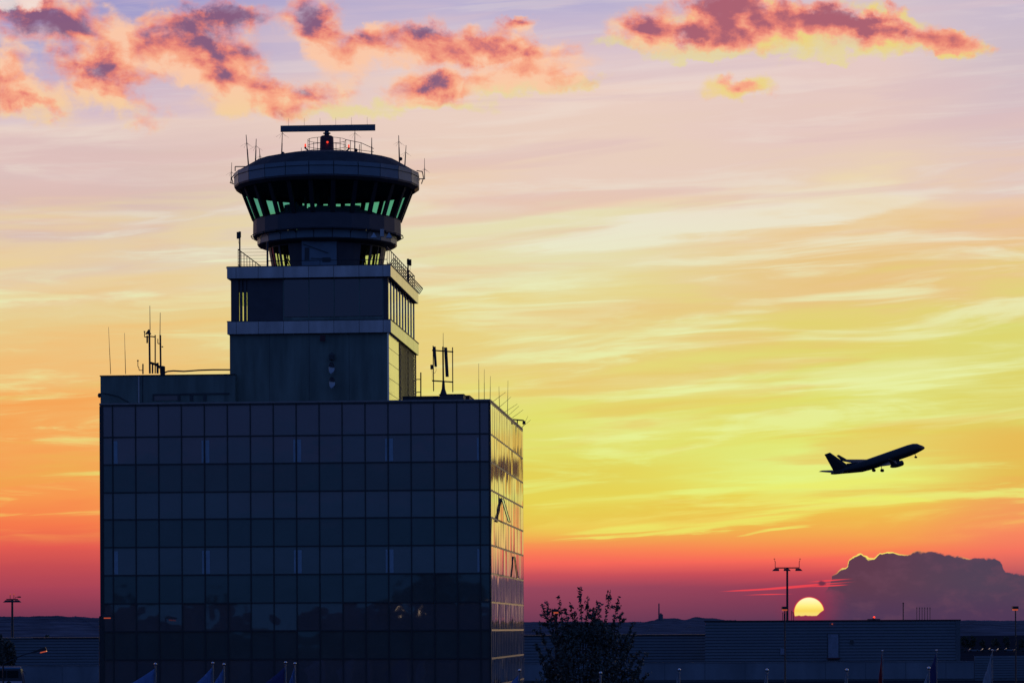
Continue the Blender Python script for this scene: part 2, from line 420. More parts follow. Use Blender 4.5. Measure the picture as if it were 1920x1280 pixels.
for k in range(n): MB().box(wR - .10, wR - .06, ts[k] + .05, ts[k + 1] - .05, z0, z1, W).build('storey_side_window', M['sideglass'], tower)
b = MB()
for k in range(n + 1): b.box(wR - .12, wR - .005, ts[k] - .045, ts[k] + .045, z0, z1, W)
b.build('storey_side_mullion_frame', M['band'], tower)

# --- deck railing
ZD = zu1 + 0.052
rl, rr_, rf, rb = s_of(447, 480, TS), s_of(716, 480, TS), TS - .1, tback - .2
rr_ = bandR - 0.25
b = MB(); zt = z_of(447, 467.5, rl, rf)
for z in (zt, ZD + .12): b.path([W(rl, rb, z), W(rl, rf, z)], .032); b.path([W(rr_, rf, z), W(rr_, rb, z)], .032)
nn = 14
for k in range(nn + 1):
    t = rf + (rb - rf) * k / nn
    for s in (rl, rr_): b.tube(W(s, t, ZD), W(s, t, zt), .022, n=5)
b.path([W(rl, rb, zt), W(rr_, rb, zt)], .03)
b.build('deck_railing', M['steel'], tower)
b = MB()
s501 = s_of(501.5, 480, rf)
for k in range(6): b.tube(W(rl, rf, ZD + .1 + (zt - ZD - .1) * k / 5), W(s501, rf, ZD + .1 + (zt - ZD - .1) * k / 5), .012, n=4)
b.tube(W(s501, rf, ZD), W(s501, rf, z_of(501, 452, s501, rf)), .07, n=6)
for x in (520, 560, 600, 640, 680, 716): b.tube(W(s_of(x, 490, rf), rf, ZD), W(s_of(x, 490, rf), rf, ZD + .34), .02, n=5)
b.path([W(s501, rf, ZD + .34), W(rr_, rf, ZD + .34)], .025)
b.build('wire_railing', M['steel'], tower)
# outward-leaning catwalk grating along the sunward edge
b = MB(); zc = ZD + 0.05
for k in range(26):
    t = TS - .2 + (tback - TS + 1.3) * k / 25
    b.tube(W(bandR - .05, t, zc), W(bandR + .14, t + .5, zc + .42), .03, n=4)
b.path([W(bandR + .14, TS + .3, zc + .42), W(bandR + .14, tback + 1.6, zc + .42)], .03)
b.path([W(bandR - .05, TS - .2, zc), W(bandR - .05, tback + 1.1, zc)], .03)
b.build('edge_grating', M['steel'], tower)
b = MB().box(s_of(420, 497, TS), bandL + .3, TS + 1.0, TS + 3.2, ZD + .02, ZD + .06, W)
b.tube(W(s_of(420, 497, TS), TS + .9, ZD + .05), W(bandL - .02, TS + .2, ZD - .12), .03)
b.build('edge_canopy', M['steel'], tower)

# --- the round cab
sC = (bandL + bandR) / 2; tC = (TS - .3 + tback) / 2
CC = W(sC, tC, 0); YC = CC.y
lx, _ = lev(613.5, 400); CC.x = lx / F * YC
mp = YC / F
def zax(py, r=0.0, back=0.0):  # height of something at radius r on the camera side of the axis, from its photo row
    return HC + lev(613.5, py)[1] / F * (YC - r + back)
RF_ = 173.7 * mp
zf1 = zax(301, RF_); zf0 = zax(325.5, RF_)
zd = zax(289)
OFF = math.pi / 24
# roof
prof = [(RF_ - .02, zf1 - .02), (4.84, zax(305)), (3.2, zax(295)), (1.8, zax(290)), (0.02, zd)]
MB().lathe(prof, 24, CC, OFF).build('cab_roof', M['roofing'], tower)
for k in range(24):
    b = MB(); w0 = OFF + 2 * math.pi * k / 24; w1 = w0 + 2 * math.pi / 24
    def rp(w, r, z): return CC + Vector((r * math.sin(w), -r * math.cos(w), z))
    e = .004
    p = []
    for z in (zf0, zf1): p += [rp(w0 + e, RF_, z), rp(w1 - e, RF_, z), rp(w1 - e, RF_ - .15, z), rp(w0 + e, RF_ - .15, z)]
    b.hexa(p); b.build('fascia_panel', M['fascia'], tower)
zfm = zf0 + (zf1 - zf0) * .66
b = MB(); cs = [CC + Vector(((RF_ + .02) * math.sin(OFF + 2 * math.pi * k / 24), -(RF_ + .02) * math.cos(OFF + 2 * math.pi * k / 24), zfm)) for k in range(25)]
b.path(cs, .022, 5).build('fascia_rail', M['steel'], tower)
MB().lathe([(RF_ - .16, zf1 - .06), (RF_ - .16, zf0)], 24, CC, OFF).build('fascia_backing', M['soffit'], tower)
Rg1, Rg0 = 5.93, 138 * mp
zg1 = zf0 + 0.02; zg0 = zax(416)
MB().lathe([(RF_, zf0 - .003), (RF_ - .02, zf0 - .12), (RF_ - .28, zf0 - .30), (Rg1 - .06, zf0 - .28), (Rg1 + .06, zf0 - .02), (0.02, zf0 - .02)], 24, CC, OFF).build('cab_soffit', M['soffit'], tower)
zgt = zf0 - .05
def rcone(z): return Rg0 + (Rg1 - Rg0) * (z - zg0) / (zgt - zg0)
for k in range(24):
    w0 = OFF + 2 * math.pi * k / 24 + .018; w1 = OFF + 2 * math.pi * (k + 1) / 24 - .018
    q = [rp(w0, rcone(zg0 + .06), zg0 + .06), rp(w1, rcone(zg0 + .06), zg0 + .06), rp(w1, rcone(zgt), zgt), rp(w0, rcone(zgt), zgt)]
    MB().add(q, [(0, 1, 2, 3)]).build('cab_window', M['cabglass'], tower)
b = MB()
for k in range(24):
    w = OFF + 2 * math.pi * k / 24
    wid = .145
    c0, c1 = rp(w, rcone(zg0), zg0), rp(w, rcone(zgt) + .01, zgt + .1)
    tg = Vector((math.cos(w), math.sin(w), 0)) * wid; ra = Vector((math.sin(w), -math.cos(w), 0)) * .08
    b.hexa([c0 - tg + ra, c0 + tg + ra, c0 + tg - ra, c0 - tg - ra, c1 - tg + ra, c1 + tg + ra, c1 + tg - ra, c1 - tg - ra])
b.build('cab_mullion_frame', M['darkframe'], tower)
MB().lathe([(Rg0 + .01, zg0 - .02), (rcone(zg0 + .06) + .02, zg0 + .05), (rcone(zg0 + .06) - .1, zg0 + .05)], 24, CC, OFF).build('cab_sill', M['soffit'], tower)
# consoles, ceiling and people-high furniture inside
zcons = zax(389, 3.5)
MB().lathe([(3.45, zg0 + .05), (3.5, zcons - .12), (3.4, zcons), (2.6, zcons), (2.5, zg0 + .05)], 24, CC, OFF).build('console_desk', M['inside'], tower)
MB().lathe([(0.02, zg0 + .05), (4.9, zg0 + .05)], 24, CC, OFF).build('cab_floor', M['inside'], tower)
for k, (w, r, wd, h) in enumerate([(w_, 3.2, wd_, h_) for w_, r_, wd_, h_ in [(-.95, 3.9, .5, .42), (-.72, 4.1, .7, .5), (-.5, 4.0, .6, .22), (-.25, 3.9, .6, .1), (-.03, 4, .9, .16), (.3, 4.0, .5, .12), (.52, 4.0, .7, .2), (.7, 4.1, .7, .28), (2.4, 4, .7, .5), (2.75, 4, .6, .45), (-2.5, 4, .9, .5), (-2.8, 4, .5, .62), (3.1, 4, .5, .4)]]):
    c = rp(w, r, zcons)
    tg = Vector((math.cos(w), math.sin(w), 0)) * wd / 2; ra = Vector((math.sin(w), -math.cos(w), 0)) * .06; up = Vector((0, 0, h))
    MB().hexa([c - tg + ra, c + tg + ra, c + tg - ra, c - tg - ra, c - tg + ra + up, c + tg + ra + up, c + tg - ra + up, c - tg - ra + up]).build('monitor', M['inside'], tower)
for px_, r in ((597.5, .5), (618, .4), (628, .3), (575, 1.0)):
    MB().tube(Vector(((px_ - 613.5) * mp + CC.x, CC.y - r, zcons - .3)), Vector(((px_ - 613.5) * mp + CC.x, CC.y - r, zf0 - .06)), .1, n=6).build('cab_column', M['inside'], tower)
# rings under the windows
R1, R2 = Rg0 + .02, 131 * mp
zr1 = zax(446) ; zr2 = zax(461)
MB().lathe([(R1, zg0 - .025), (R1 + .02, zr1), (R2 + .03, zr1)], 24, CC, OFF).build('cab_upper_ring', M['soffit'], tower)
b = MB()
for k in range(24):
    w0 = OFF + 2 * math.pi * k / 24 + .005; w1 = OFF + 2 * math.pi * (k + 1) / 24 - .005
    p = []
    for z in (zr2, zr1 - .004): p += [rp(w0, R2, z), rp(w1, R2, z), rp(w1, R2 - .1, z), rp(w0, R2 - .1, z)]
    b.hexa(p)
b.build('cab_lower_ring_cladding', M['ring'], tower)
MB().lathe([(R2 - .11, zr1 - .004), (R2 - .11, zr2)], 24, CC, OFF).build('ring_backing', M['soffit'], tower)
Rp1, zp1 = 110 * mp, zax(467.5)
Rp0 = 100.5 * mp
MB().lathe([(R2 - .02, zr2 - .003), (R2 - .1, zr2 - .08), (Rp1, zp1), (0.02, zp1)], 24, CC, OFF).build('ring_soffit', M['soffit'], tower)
b = MB(); pr = [CC + Vector(((R1 + .16) * math.sin(w), -(R1 + .16) * math.cos(w), zr1 + .05)) for w in [OFF + 2 * math.pi * k / 24 for k in range(25)]]
b.path(pr, .03, 5)
for k in range(24): b.tube(pr[k], rp(OFF + 2 * math.pi * k / 24, R2, zr1 - .2), .025, n=4)
b.build('ring_handrail', M['steel'], tower)
# pedestal storey: dark cone with a few glazed gaps
open_deg = [(38, 50), (53, 63), (64.5, 70)]
spans = []
for a0, a1 in open_deg:
    for sg in (1, -1):
        for base in (0, 180): spans.append(tuple(sorted((base + sg * a0, base + sg * a1))))
spans = sorted(((a % 360, a % 360 + (c - a)) for a, c in spans))
z0, z1 = ZD, zp1 - .003
def rped(z): return Rp0 + (Rp1 - Rp0) * (z - z0) / (z1 - z0)
def wallseg(b, a, c, za, zb, th=.08):
    n = max(1, int((c - a) / 7.5))
    for k in range(n):
        w0, w1 = R(a + (c - a) * k / n), R(a + (c - a) * (k + 1) / n); p = []
        for z in (za, zb): p += [rp(w0, rped(z), z), rp(w1, rped(z), z), rp(w1, rped(z) - th, z), rp(w0, rped(z) - th, z)]
        b.hexa(p)
b = MB(); cur = spans[-1][1] - 360
for a, c in spans:
    wallseg(b, cur, a, z0, z1); cur = c
    wallseg(b, a, c, z1 - .06, z1); wallseg(b, a, c, z0, z0 + .04)
b.build('pedestal_wall', M['soffit'], tower)
for a, c in spans:
    w0, w1 = R(a), R(c); za, zb = z0 + .04, z1 - .06
    MB().add([rp(w0, rped(za) - .04, za), rp(w1, rped(za) - .04, za), rp(w1, rped(zb) - .04, zb), rp(w0, rped(zb) - .04, zb)], [(0, 1, 2, 3)]).build('pedestal_window', M['clearglass'], tower)
b = MB()
for a in (-45, 45, 135, 225):
    for q in ((a - 6, a + 6), (a + 6, a - 6)): b.tube(rp(R(q[0]), rped(z0) - .2, z0 + .1), rp(R(q[1]), rped(z1) - .2, z1 - .1), .05, n=4)
b.build('pedestal_brace', M['steel'], tower)
wcx = 40.5 * mp
fy = CC.y - Rp1 - .02
MB().box(CC.x - wcx - .35 * 0, CC.x + wcx * .58, fy - .0, fy + 1.5, z0, zr2 - .01).build('stair_core', M['core'], tower)
b = MB(); 
b.box(CC.x - wcx + .2, CC.x - wcx + .5, fy - .03, fy - .002, z0 + .9, z0 + 1.7).tube((CC.x - wcx + .1, fy - .02, z1 - .15), (CC.x + .3, fy - .02, z1 - .75), .04, n=4)
b.tube((CC.x - wcx + .6, fy - .02, z0 + 1.0), (CC.x + .5, fy - .02, z0 + .95), .03, n=4).box(CC.x - .1, CC.x + .45, fy - .035, fy - .002, z0 + .75, z0 + 1.05)
b.build('wall_cabling', M['seam'], tower)
for x in (701, 729.5):
    c = at(x, 446, YC - 4.35)
    MB().add([c + Vector((-.22, -.1, 0)), c + Vector((.22, -.1, 0)), c + Vector((0, -.02, .36)), c + Vector((-.22, .3, 0)), c + Vector((.22, .3, 0)), c + Vector((0, .2, .36))], [(0, 1, 2), (3, 5, 4), (0, 3, 4, 1), (1, 4, 5, 2), (2, 5, 3, 0)]).build('floodlight_hood', M['band'], tower)
MB().box(*[v for v in (at(713, 440, YC - 4.6).x, at(720, 440, YC - 4.6).x)], YC - 4.75, YC - 4.45, at(716, 444, YC - 4.6).z, at(716, 430, YC - 4.6).z).build('junction_box', M['band'], tower)
# side brackets around the fascia
for paths in ((((441, 321), (441, 312.5), (470, 312.5)), ((437, 343), (434, 334), (440, 327)), ((431, 342), (440, 346))),
              (((781, 320), (792, 322), (794, 334), (790, 345)), ((786, 335.5), (797, 335.5)))):
    b = MB()
    for pts in paths: b.path([at(x, y, YC - .6) for x, y in pts], .035, 5)
    b.build('fascia_bracket', M['steel'], tower)

# --- radar head and its cage on the cab roof
def zroof(r):
    for (r1, z1_), (r0, z0_) in zip(prof, prof[1:]):
        if r0 <= r <= r1: return z0_ + (z1_ - z0_) * (r - r0) / (r1 - r0)
    return zd
rad = thing('surveillance_radar', 'long bar radar antenna on a drum pedestal atop the tower cab', 'radar antenna', (CC.x, CC.y, zd))
b = MB().lathe([(.62, zd - .15), (.60, zd + .05), (.48, zd + .25), (.45, zax(257)), (.34, zax(255)), (.02, zax(254.8))], 20, CC)
b.build('pedestal_drum', M['radarred'], rad, True)
MB().lathe([(.16, zax(255)), (.16, zax(252)), (.26, zax(251)), (.26, zax(249.5)), (.14, zax(248.5)), (.14, zax(245)), (.02, zax(244.9))], 16, CC).build('rotating_neck', M['radarbody'], rad, True)
a, c = at(526, 242.2, YC - .3), at(703.5, 239.6, YC + .3)
ax = (c - a).normalized(); up = Vector((0, 0, 1)); dp = ax.cross(up)
b = MB(); sec = [(-.16, .05), (-.2, .0), (.2, .05)]
sec = [(-.18, -.10), (-.05, -.20), (.18, -.20), (.2, .20), (-.10, .20), (-.18, .10)]
vs = [a + dp * y_ + up * z_ for y_, z_ in sec] + [c + dp * y_ + up * z_ for y_, z_ in sec]
b.add(vs, [(0, 1, 2, 3, 4, 5)[::-1], (6, 7, 8, 9, 10, 11)] + [(k, (k + 1) % 6, 6 + (k + 1) % 6, 6 + k) for k in range(6)])
b.build('bar_antenna', M['radarbody'], rad)
for x in (541, 570.5, 600, 629.5, 659, 688.5):
    f_ = (x - 526) / 177.5; q = a + (c - a) * f_
    MB().tube(q + up * .2, q + up * .72, .014, .008, n=4).build('lightning_pin', M['whip'], rad)
MB().sphere(at(614, 267, YC - .48), .075, 8, 6).build('warning_lamp', M['redlamp'], rad)

cage = thing('guard_railing', 'circular guard railing with a sloping walkway rail around the radar pedestal', 'railing', (CC.x, CC.y, zd - .05))
b = MB(); RC = 36 * mp
for dz in (.95, .55, .15): b.path([Vector((CC.x + RC * math.sin(2 * math.pi * k / 24), CC.y - RC * math.cos(2 * math.pi * k / 24), zd + dz)) for k in range(25)], .018, 4)
b.build('ring_rail', M['steel'], cage)
for k in range(10):
    w = 2 * math.pi * (k + .3) / 10; q = Vector((CC.x + RC * math.sin(w), CC.y - RC * math.cos(w), zd - .1))
    MB().tube(q, q + Vector((0, 0, 1.05)), .02, n=5).build('post', M['steel'], cage)
b = MB()
for yy in (-1.0, .3):
    b.path([at(648, 262, YC + yy), at(677, 268, YC + yy), at(701, 279, YC + yy)], .022).path([at(648, 277, YC + yy), at(677, 282, YC + yy), at(701, 285, YC + yy)], .018)
b.build('walkway_rail', M['steel'], cage)
for x, y in ((657, 264), (674, 271), (677, 268), (697, 277)):
    q = at(x, y, YC - .3); MB().tube(q, Vector((q.x, q.y, q.z - .9)), .022, n=5).build('post', M['steel'], cage)

def beacon(x, y, lab, sg):
    q = at(x, y, YC - .5)
    o = thing('obstruction_light', lab, 'warning light', q - Vector((0, 0, .15)), 'red obstruction lights on the cab roof')
    MB().lathe([(.02, .12), (.055, .09), (.06, -.08), (.02, -.09)], 10, q).build('lens', M['redlamp'], o, True)
    b = MB().tube(q + Vector((0, 0, -.2)), q + Vector((0, 0, -.09)), .07, n=8).tube(q + Vector((0, 0, -.18)), q + Vector((sg * .22, .1, -.36)), .05, n=6).tube(q + Vector((sg * .22, .1, -.36)), q + Vector((sg * .22, .1, -.75)), .03, n=6)
    b.build('bracket', M['steel'], o)
beacon(572.5, 273, 'red warning light on a bracket left of the radar cage', 1)
beacon(654, 274.5, 'red warning light on a bracket right of the radar cage', -1)

# --- whip antennas
def whip(x, y0, y1, r, lab, spread=None, xt=None, Y=None, base=False, group='whip antennas on the cab roof', m='steel', yb=None):
    Y = YC if Y is None else Y
    p1 = at(x if xt is None else xt, y0, Y); p0 = at(x, y1, Y)
    o = thing('whip_antenna', lab, 'antenna', p0, group)
    mid = p0 + (p1 - p0) * .55
    b = MB().tube(p0, mid, r * 1.5, r * 1.2, n=6); b.build('mast', M['steel'], o)
    MB().tube(mid, p1, r, r * .7, n=5).build('radiator', M[m], o)
    if spread:
        c = p0 + (p1 - p0) * spread[0]; L = spread[1]
        for k in range(4):
            w = k * math.pi / 2 + .5
            MB().tube(c, c + Vector((math.cos(w) * L, math.sin(w) * L, -L * .62)), .009, .006, n=4).build('radial', M['whip'], o)
    if base: MB().sphere(p0 + Vector((.08, 0, .25)), .13, 8, 6).build('coupler', M['steel'], o)
    return o
whip(466, 253, 312, .035, 'tall leaning whip antenna at the left shoulder of the cab roof', (.75, .48), 461.5)
whip(479, 260.5, 306, .032, 'slim upright whip antenna between the leaning whip and the radar', (.72, .48), 480.5)
whip(488, 279, 303, .026, 'short whip antenna just left of the radar bar end', (.45, .4), 486.5)
whip(528, 247, 295, .032, 'whip antenna with a round coupler under the left end of the radar bar', (.95, .5), 529.5, base=True)
whip(565, 277, 291, .02, 'stubby whip antenna beside the left red warning light')
whip(665, 246, 289, .03, 'whip antenna inside the sloping walkway rail', (.93, .45), 665.5, base=True)
whip(697, 258.5, 296, .035, 'thick whip antenna with a flat cap at the walkway end', (.2, .4), 697)
whip(749, 254, 305, .034, 'tallest whip antenna on the right side of the cab roof', (.78, .45), 747.5, base=True)
whip(759, 272.5, 312, .03, 'whip antenna leaning right beside the tallest right-hand whip', (.68, .4), 761.5)
whip(796, 297, 336, .02, 'thin whip antenna on a bracket outside the right cab fascia', (.5, .4), group='thin whips outside the cab fascia')
whip(433, 305, 343, .022, 'thin whip antenna on a bracket outside the left cab fascia', (.55, .4), 434.5, group='thin whips outside the cab fascia')

# --- boxes on poles on the deck corners
def pole_box(x, y0, y1, bx, t, s, lab):
    Yp = W(s, t, 0).y
    p1, p0 = at(x, y0, Yp), at(x, y1, Yp); p0.z = ZD
    o = thing('pole_antenna', lab, 'antenna', p0, 'box antennas on the deck corners')
    MB().tube(p0, p1, .055, n=6).build('pole', M['steel'], o)
    c = at(bx, y0 + 7, Yp)
    MB().box(c.x - .09, c.x + .09, c.y - .1, c.y + .1, c.z - .22, c.z + .2).build('antenna_box', M['steel'], o)
    MB().box(p1.x - .08, p1.x + .08, p1.y - .06, p1.y + .06, p1.z - .4, p1.z - .02).build('head_unit', M['steel'], o)
    MB().path([c - Vector((0, 0, .22)), c + Vector((.02, 0, -.5)), p1 + Vector((.05, 0, -1.0))], .012, 4).build('cable', M['whip'], o)
pole_box(449.5, 434, 497, 446.5, rf + .4, rl, 'pole with a small box antenna at the left corner of the deck')
pole_box(765, 485, 520, 769, tback - 4, bandR - .3, 'pole with a small box antenna on the right edge of the deck')

# --- satellite dishes on the shaft wall
for k, (x, y, lab) in enumerate(((621.5, 690, 'upper of two small satellite dishes on the dark shaft wall'), (622.5, 717, 'lower of two small satellite dishes on the dark shaft wall'))):
    Yw = W(-8, TS, 0).y - .35
    c = at(x, y, Yw)
    o = thing('satellite_dish', lab, 'satellite dish', c + Vector((0, .3, 0)), 'satellite dishes on the tower shaft')
    b = MB(); n = 16
    for kk in range(n): pass
    ring = [c + Vector((.22 * math.sin(2 * math.pi * q / n) * .9, -.05 + .1 * math.sin(2 * math.pi * q / n), .38 * math.cos(2 * math.pi * q / n))) for q in range(n)]
    b.add(ring + [c + Vector((0, .12, 0))], [(q, (q + 1) % n, n) for q in range(n)]); b.build('reflector', M['band'], o, True)
    MB().tube(c + Vector((0, .12, 0)), c + Vector((0, .36, -.02)), .05).path([c + Vector((0, .0, -.36)), c + Vector((.25, -.3, -.2))], .02).build('arm', M['seam'], o)
c = at(622, 667, W(-8, TS, 0).y - .1)
o = thing('wall_antenna', 'dark horn antenna on the shaft wall above the two dishes', 'antenna', c)
MB().lathe([(.04, .25), (.2, .05), (.16, -.25), (.03, -.3)], 10, c).build('horn', M['seam'], o); MB().tube(c, c + Vector((0, .1, .25)), .04).build('bracket', M['seam'], o)
c = at(605, 634, W(-8, TS, 0).y - .06)
tag(MB().box(c.x - .17, c.x + .17, c.y, c.y + .055, c.z - .2, c.z + .2).build('wall_vent', M['radarred'], None), 'small reddish vent box under the lower band', 'vent')

# --- left roof masts
ZPH = zpt
def Yat(px, t): return W(s_of(px, 690, t), t, 0).y
tm = 3.0
Ym = Yat(285, tm)
mast = thing('antenna_mast', 'thick black antenna mast with an arrow-shaped head on the left roof', 'antenna mast', at(281, 699, Ym))
MB().tube(at(281, 700, Ym), at(280, 618, Ym), .065, n=8).build('mast', M['steel'], mast)
MB().tube(at(281.5, 618, Ym), at(281, 573, Ym), .028, .018, n=5).build('whip', M['whip'], mast)
q = [at(x, y, Ym - .15) for x, y in ((272, 626), (278.5, 617), (283, 626))]
MB().add(q + [v + Vector((0, .3, 0)) for v in q], [(0, 2, 1), (3, 4, 5), (0, 1, 4, 3), (1, 2, 5, 4), (2, 0, 3, 5)]).build('arrow_head', M['steel'], mast)
MB().path([at(281, 632, Ym), at(271, 631.5, Ym), at(271, 622, Ym)], .03).tube(at(269.5, 621.5, Ym), at(272.5, 621.5, Ym), .04).tube(at(276, 629, Ym), at(276, 643, Ym), .06).build('side_arm', M['steel'], mast)
MB().path([at(281, 630.5, Ym), at(291, 631.5, Ym)], .04).tube(at(291, 628, Ym + .3), at(291, 700, Ym + .3), .045).build('second_pole', M['steel'], mast)
MB().path([at(282, 680, Ym), at(292, 683, Ym + .5), at(305, 692, Ym + 1)], .09).tube(at(286, 682, Ym), at(286, 700, Ym), .06).tube(at(295.5, 680, Ym), at(295.5, 700, Ym), .08).build('base_rail', M['steel'], mast)
mast2 = thing('antenna_mast', 'thinner black mast with a pale whip right of the thick left-roof mast', 'antenna mast', at(301, 699, Ym))
MB().tube(at(301.5, 700, Ym), at(300.5, 628, Ym), .06, n=8).build('mast', M['steel'], mast2)
MB().tube(at(300, 632, Ym), at(300.5, 586, Ym), .028, .018, n=5).build('whip', M['whip'], mast2)
MB().path([at(301, 644, Ym), at(296, 644, Ym), at(296, 635, Ym)], .03).tube(at(303, 650, Ym), at(306, 650, Ym), .04).build('side_arm', M['steel'], mast2)
MB().lathe([(.02, .3), (.17, .25), (.17, -.3), (.02, -.35)], 10, at(305, 694, Ym + 1)).build('base_drum', M['steel'], mast2)
whip(207.5, 613, 701, .016, 'thin tall whip at the left end of the roof, leaning left', None, 203.5, Ym, group='thin whips on the left roof', m='whip')
whip(235.5, 624, 701, .016, 'thin tall whip second from the left end of the roof', None, 233.5, Ym, group='thin whips on the left roof', m='whip')
lamp = thing('roof_lamp', 'small cranked roof lamp with a ball head left of the masts', 'lamp', at(268, 699, Ym))
MB().tube(at(268, 701, Ym), at(268, 682, Ym), .05).path([at(268, 694, Ym), at(261, 694, Ym), at(260, 688, Ym), at(258.5, 687, Ym), at(258.5, 677, Ym)], .025).build('stand', M['steel'], lamp)
MB().sphere(at(258.5, 676, Ym), .06, 8, 6).build('head', M['steel'], lamp)
tag(MB().path([at(x, y, Ym) for x, y in ((308, 699), (314, 696), (325, 695), (345, 696), (372, 694), (400, 693), (431, 693))], .05, 6).build('roof_pipe', M['steel']), 'dark sagging pipe running along the left roof to the tower shaft', 'pipe')
wl = at(187, 741, Yat(187, 0) - .1)
o = thing('wall_lamp', 'small round lamp on the upper left edge of the office block', 'lamp', wl)
MB().sphere(wl + Vector((-.02, 0, 0)), .12, 10, 7, (1, 1, 1.3)).build('shade', M['steel'], o); MB().tube(wl + Vector((0, 0, .1)), wl + Vector((.25, .1, .14)), .03).build('arm', M['steel'], o)

# --- right roof: panel antenna frame, boxes, whips
tr = 3.5; Yr = Yat(831, tr)
fr = thing('panel_antenna_frame', 'black mobile phone antenna frame with two slanted panels on the right roof', 'antenna frame', at(831, 740, Yr))
MB().tube(at(831.5, 740, Yr), at(830.5, 650, Yr), .055, n=8).lathe([(.24, 0), (.12, .35), (.08, .9), (.06, .9)], 10, at(831.5, 739, Yr)).build('post', M['steel'], fr)
MB().tube(at(831, 650, Yr), at(831, 624, Yr), .02, .012, n=5).build('whip', M['whip'], fr)
for ya, yb in ((656.5, 659.5), (713.5, 716)): MB().tube(at(810, ya, Yr), at(850, yb, Yr), .045, n=6).build('crossbar', M['steel'], fr)
MB().tube(at(812, 648, Yr - .1), at(813, 733, Yr - .1), .035, n=6).build('upright', M['steel'], fr)
MB().tube(at(848.5, 651, Yr - .1), at(849, 735, Yr - .1), .035, n=6).build('upright', M['steel'], fr)
def panel(xa, ya, xb, yb, wd, nm='panel_antenna'):
    p, q_ = at(xa, ya, Yr - .25), at(xb, yb, Yr - .25); w = Vector((wd, 0, 0)); d = Vector((0, .16, 0))
    MB().hexa([q_ - w - d, q_ + w - d, q_ + w + d, q_ - w + d, p - w - d, p + w - d, p + w + d, p - w + d]).build(nm, M['steel'], fr)
panel(814.5, 650, 817, 687, .085); panel(835.5, 651.5, 838.5, 706, .105)
c = at(809.5, 688, Yr - .2); MB().box(c.x - .09, c.x + .09, c.y - .1, c.y + .1, c.z - .14, c.z + .15).build('junction_box', M['steel'], fr)
MB().path([at(817, 687, Yr - .2), at(818, 694, Yr - .2), at(815, 700, Yr - .2), at(811, 696, Yr - .2)], .012, 4).path([at(809.5, 692, Yr - .2), at(810.5, 702, Yr - .2), at(810, 713, Yr - .2)], .012, 4).build('cable', M['whip'], fr)
Yb = Yat(790, 9)
o = thing('ladder_mast', 'black pole on two brackets beside the lattice screen', 'mast', at(789, 745, Yb))
MB().tube(at(789, 746, Yb), at(789, 698, Yb), .045, n=6).build('pole', M['steel'], o)
MB().path([at(789, 711, Yb), at(782, 711, Yb), at(776, 715, Yb - 1)], .03).path([at(789, 735, Yb), at(782, 735, Yb), at(776, 739, Yb - 1)], .03).build('bracket', M['steel'], o)
def roofbox(x0, x1, y0, t0, t1, name, lab, cat, m='steel'):
    s0, s1 = s_of(x0, 745, t0), s_of(x1, 745, t0); z1 = z_of((x0 + x1) / 2, y0, (s0 + s1) / 2, t0)
    o = thing(name, lab, cat, W((s0 + s1) / 2, (t0 + t1) / 2, ZP - .45))
    MB().box(s0, s1, t0, t1, ZP - .45, z1 - .05, W).build('housing', M[m], o); MB().box(s0 - .04, s1 + .04, t0 - .04, t1 + .04, z1 - .048, z1, W).build('lid', M['steel'], o)
roofbox(824, 869, 738.5, 2.0, 5.2, 'roof_unit', 'low dark equipment box under the panel antenna frame', 'roof unit', 'soffit')
roofbox(755, 822, 742.5, 2.5, 4, 'roof_duct', 'long low dark duct on the roof beside the lattice screen', 'duct')
roofbox(872, 880, 741, 4, 8, 'roof_vent', 'small dark vent box behind the low equipment box', 'vent', 'radarred')
for x, y0, y1, xt, lab in ((898, 681, 749, 897.5, 'thin whip farthest left on the right roof'), (908, 692, 749, 908, 'thin whip second from the left on the right roof'), (919, 705, 749, 919.5, 'thin whip at the near corner of the right roof'),
                      (936.5, 724, 764, 935.5, 'thin whip second from the far end of the right roof edge'), (951.5, 713, 778, 952.5, 'thin whip nearest the roof floodlight arm')):
    whip(x, y0, y1, .014, lab, None, xt, W(-.3, t_of(max(x, 921), 760, 0) if x > 919 else 3, 0).y, group='thin whips on the right roof', m='whip')
for k, (xa, ya, xb, yb) in enumerate(((923, 750, 948, 735), (935, 760, 958, 744), (945, 771, 970, 757), (952, 777, 973, 761), (958, 782, 981, 768), (980, 787, 990, 780), (977, 799, 995, 787))):
    t = t_of(min(xa, 978), ya, 0); p = W(0.01, t, ZP - .06); Yp = p.y
    q_ = at(xb, yb, Yp - 1.0)
    labs = ['pin nearest the front corner', 'second pin from the front corner', 'third pin from the front corner', 'fourth pin from the front corner', 'fifth pin from the front corner', 'pin just before the far corner', 'pin at the far corner']
    tag(MB().tube(p, q_, .014, .01, n=4).build('bird_pin', M['whip']), 'thin slanting rod off the sunlit roof edge, ' + labs[k], 'rod', 'slanting rods on the sunlit roof edge')
Yf = W(0, t_of(970, 790, 0), 0).y
o = thing('roof_floodlight', 'floodlight hanging from a short arm over the far right roof edge', 'floodlight', at(970, 797, Yf))
MB().tube(at(970, 800, Yf), at(970, 787, Yf), .045).tube(at(960.5, 786, Yf), at(982, 788, Yf), .05).build('arm', M['steel'], o)
MB().lathe([(.02, .12), (.1, .1), (.13, -.12), (.02, -.16)], 10, at(982.5, 791.5, Yf)).build('head', M['steel'], o)

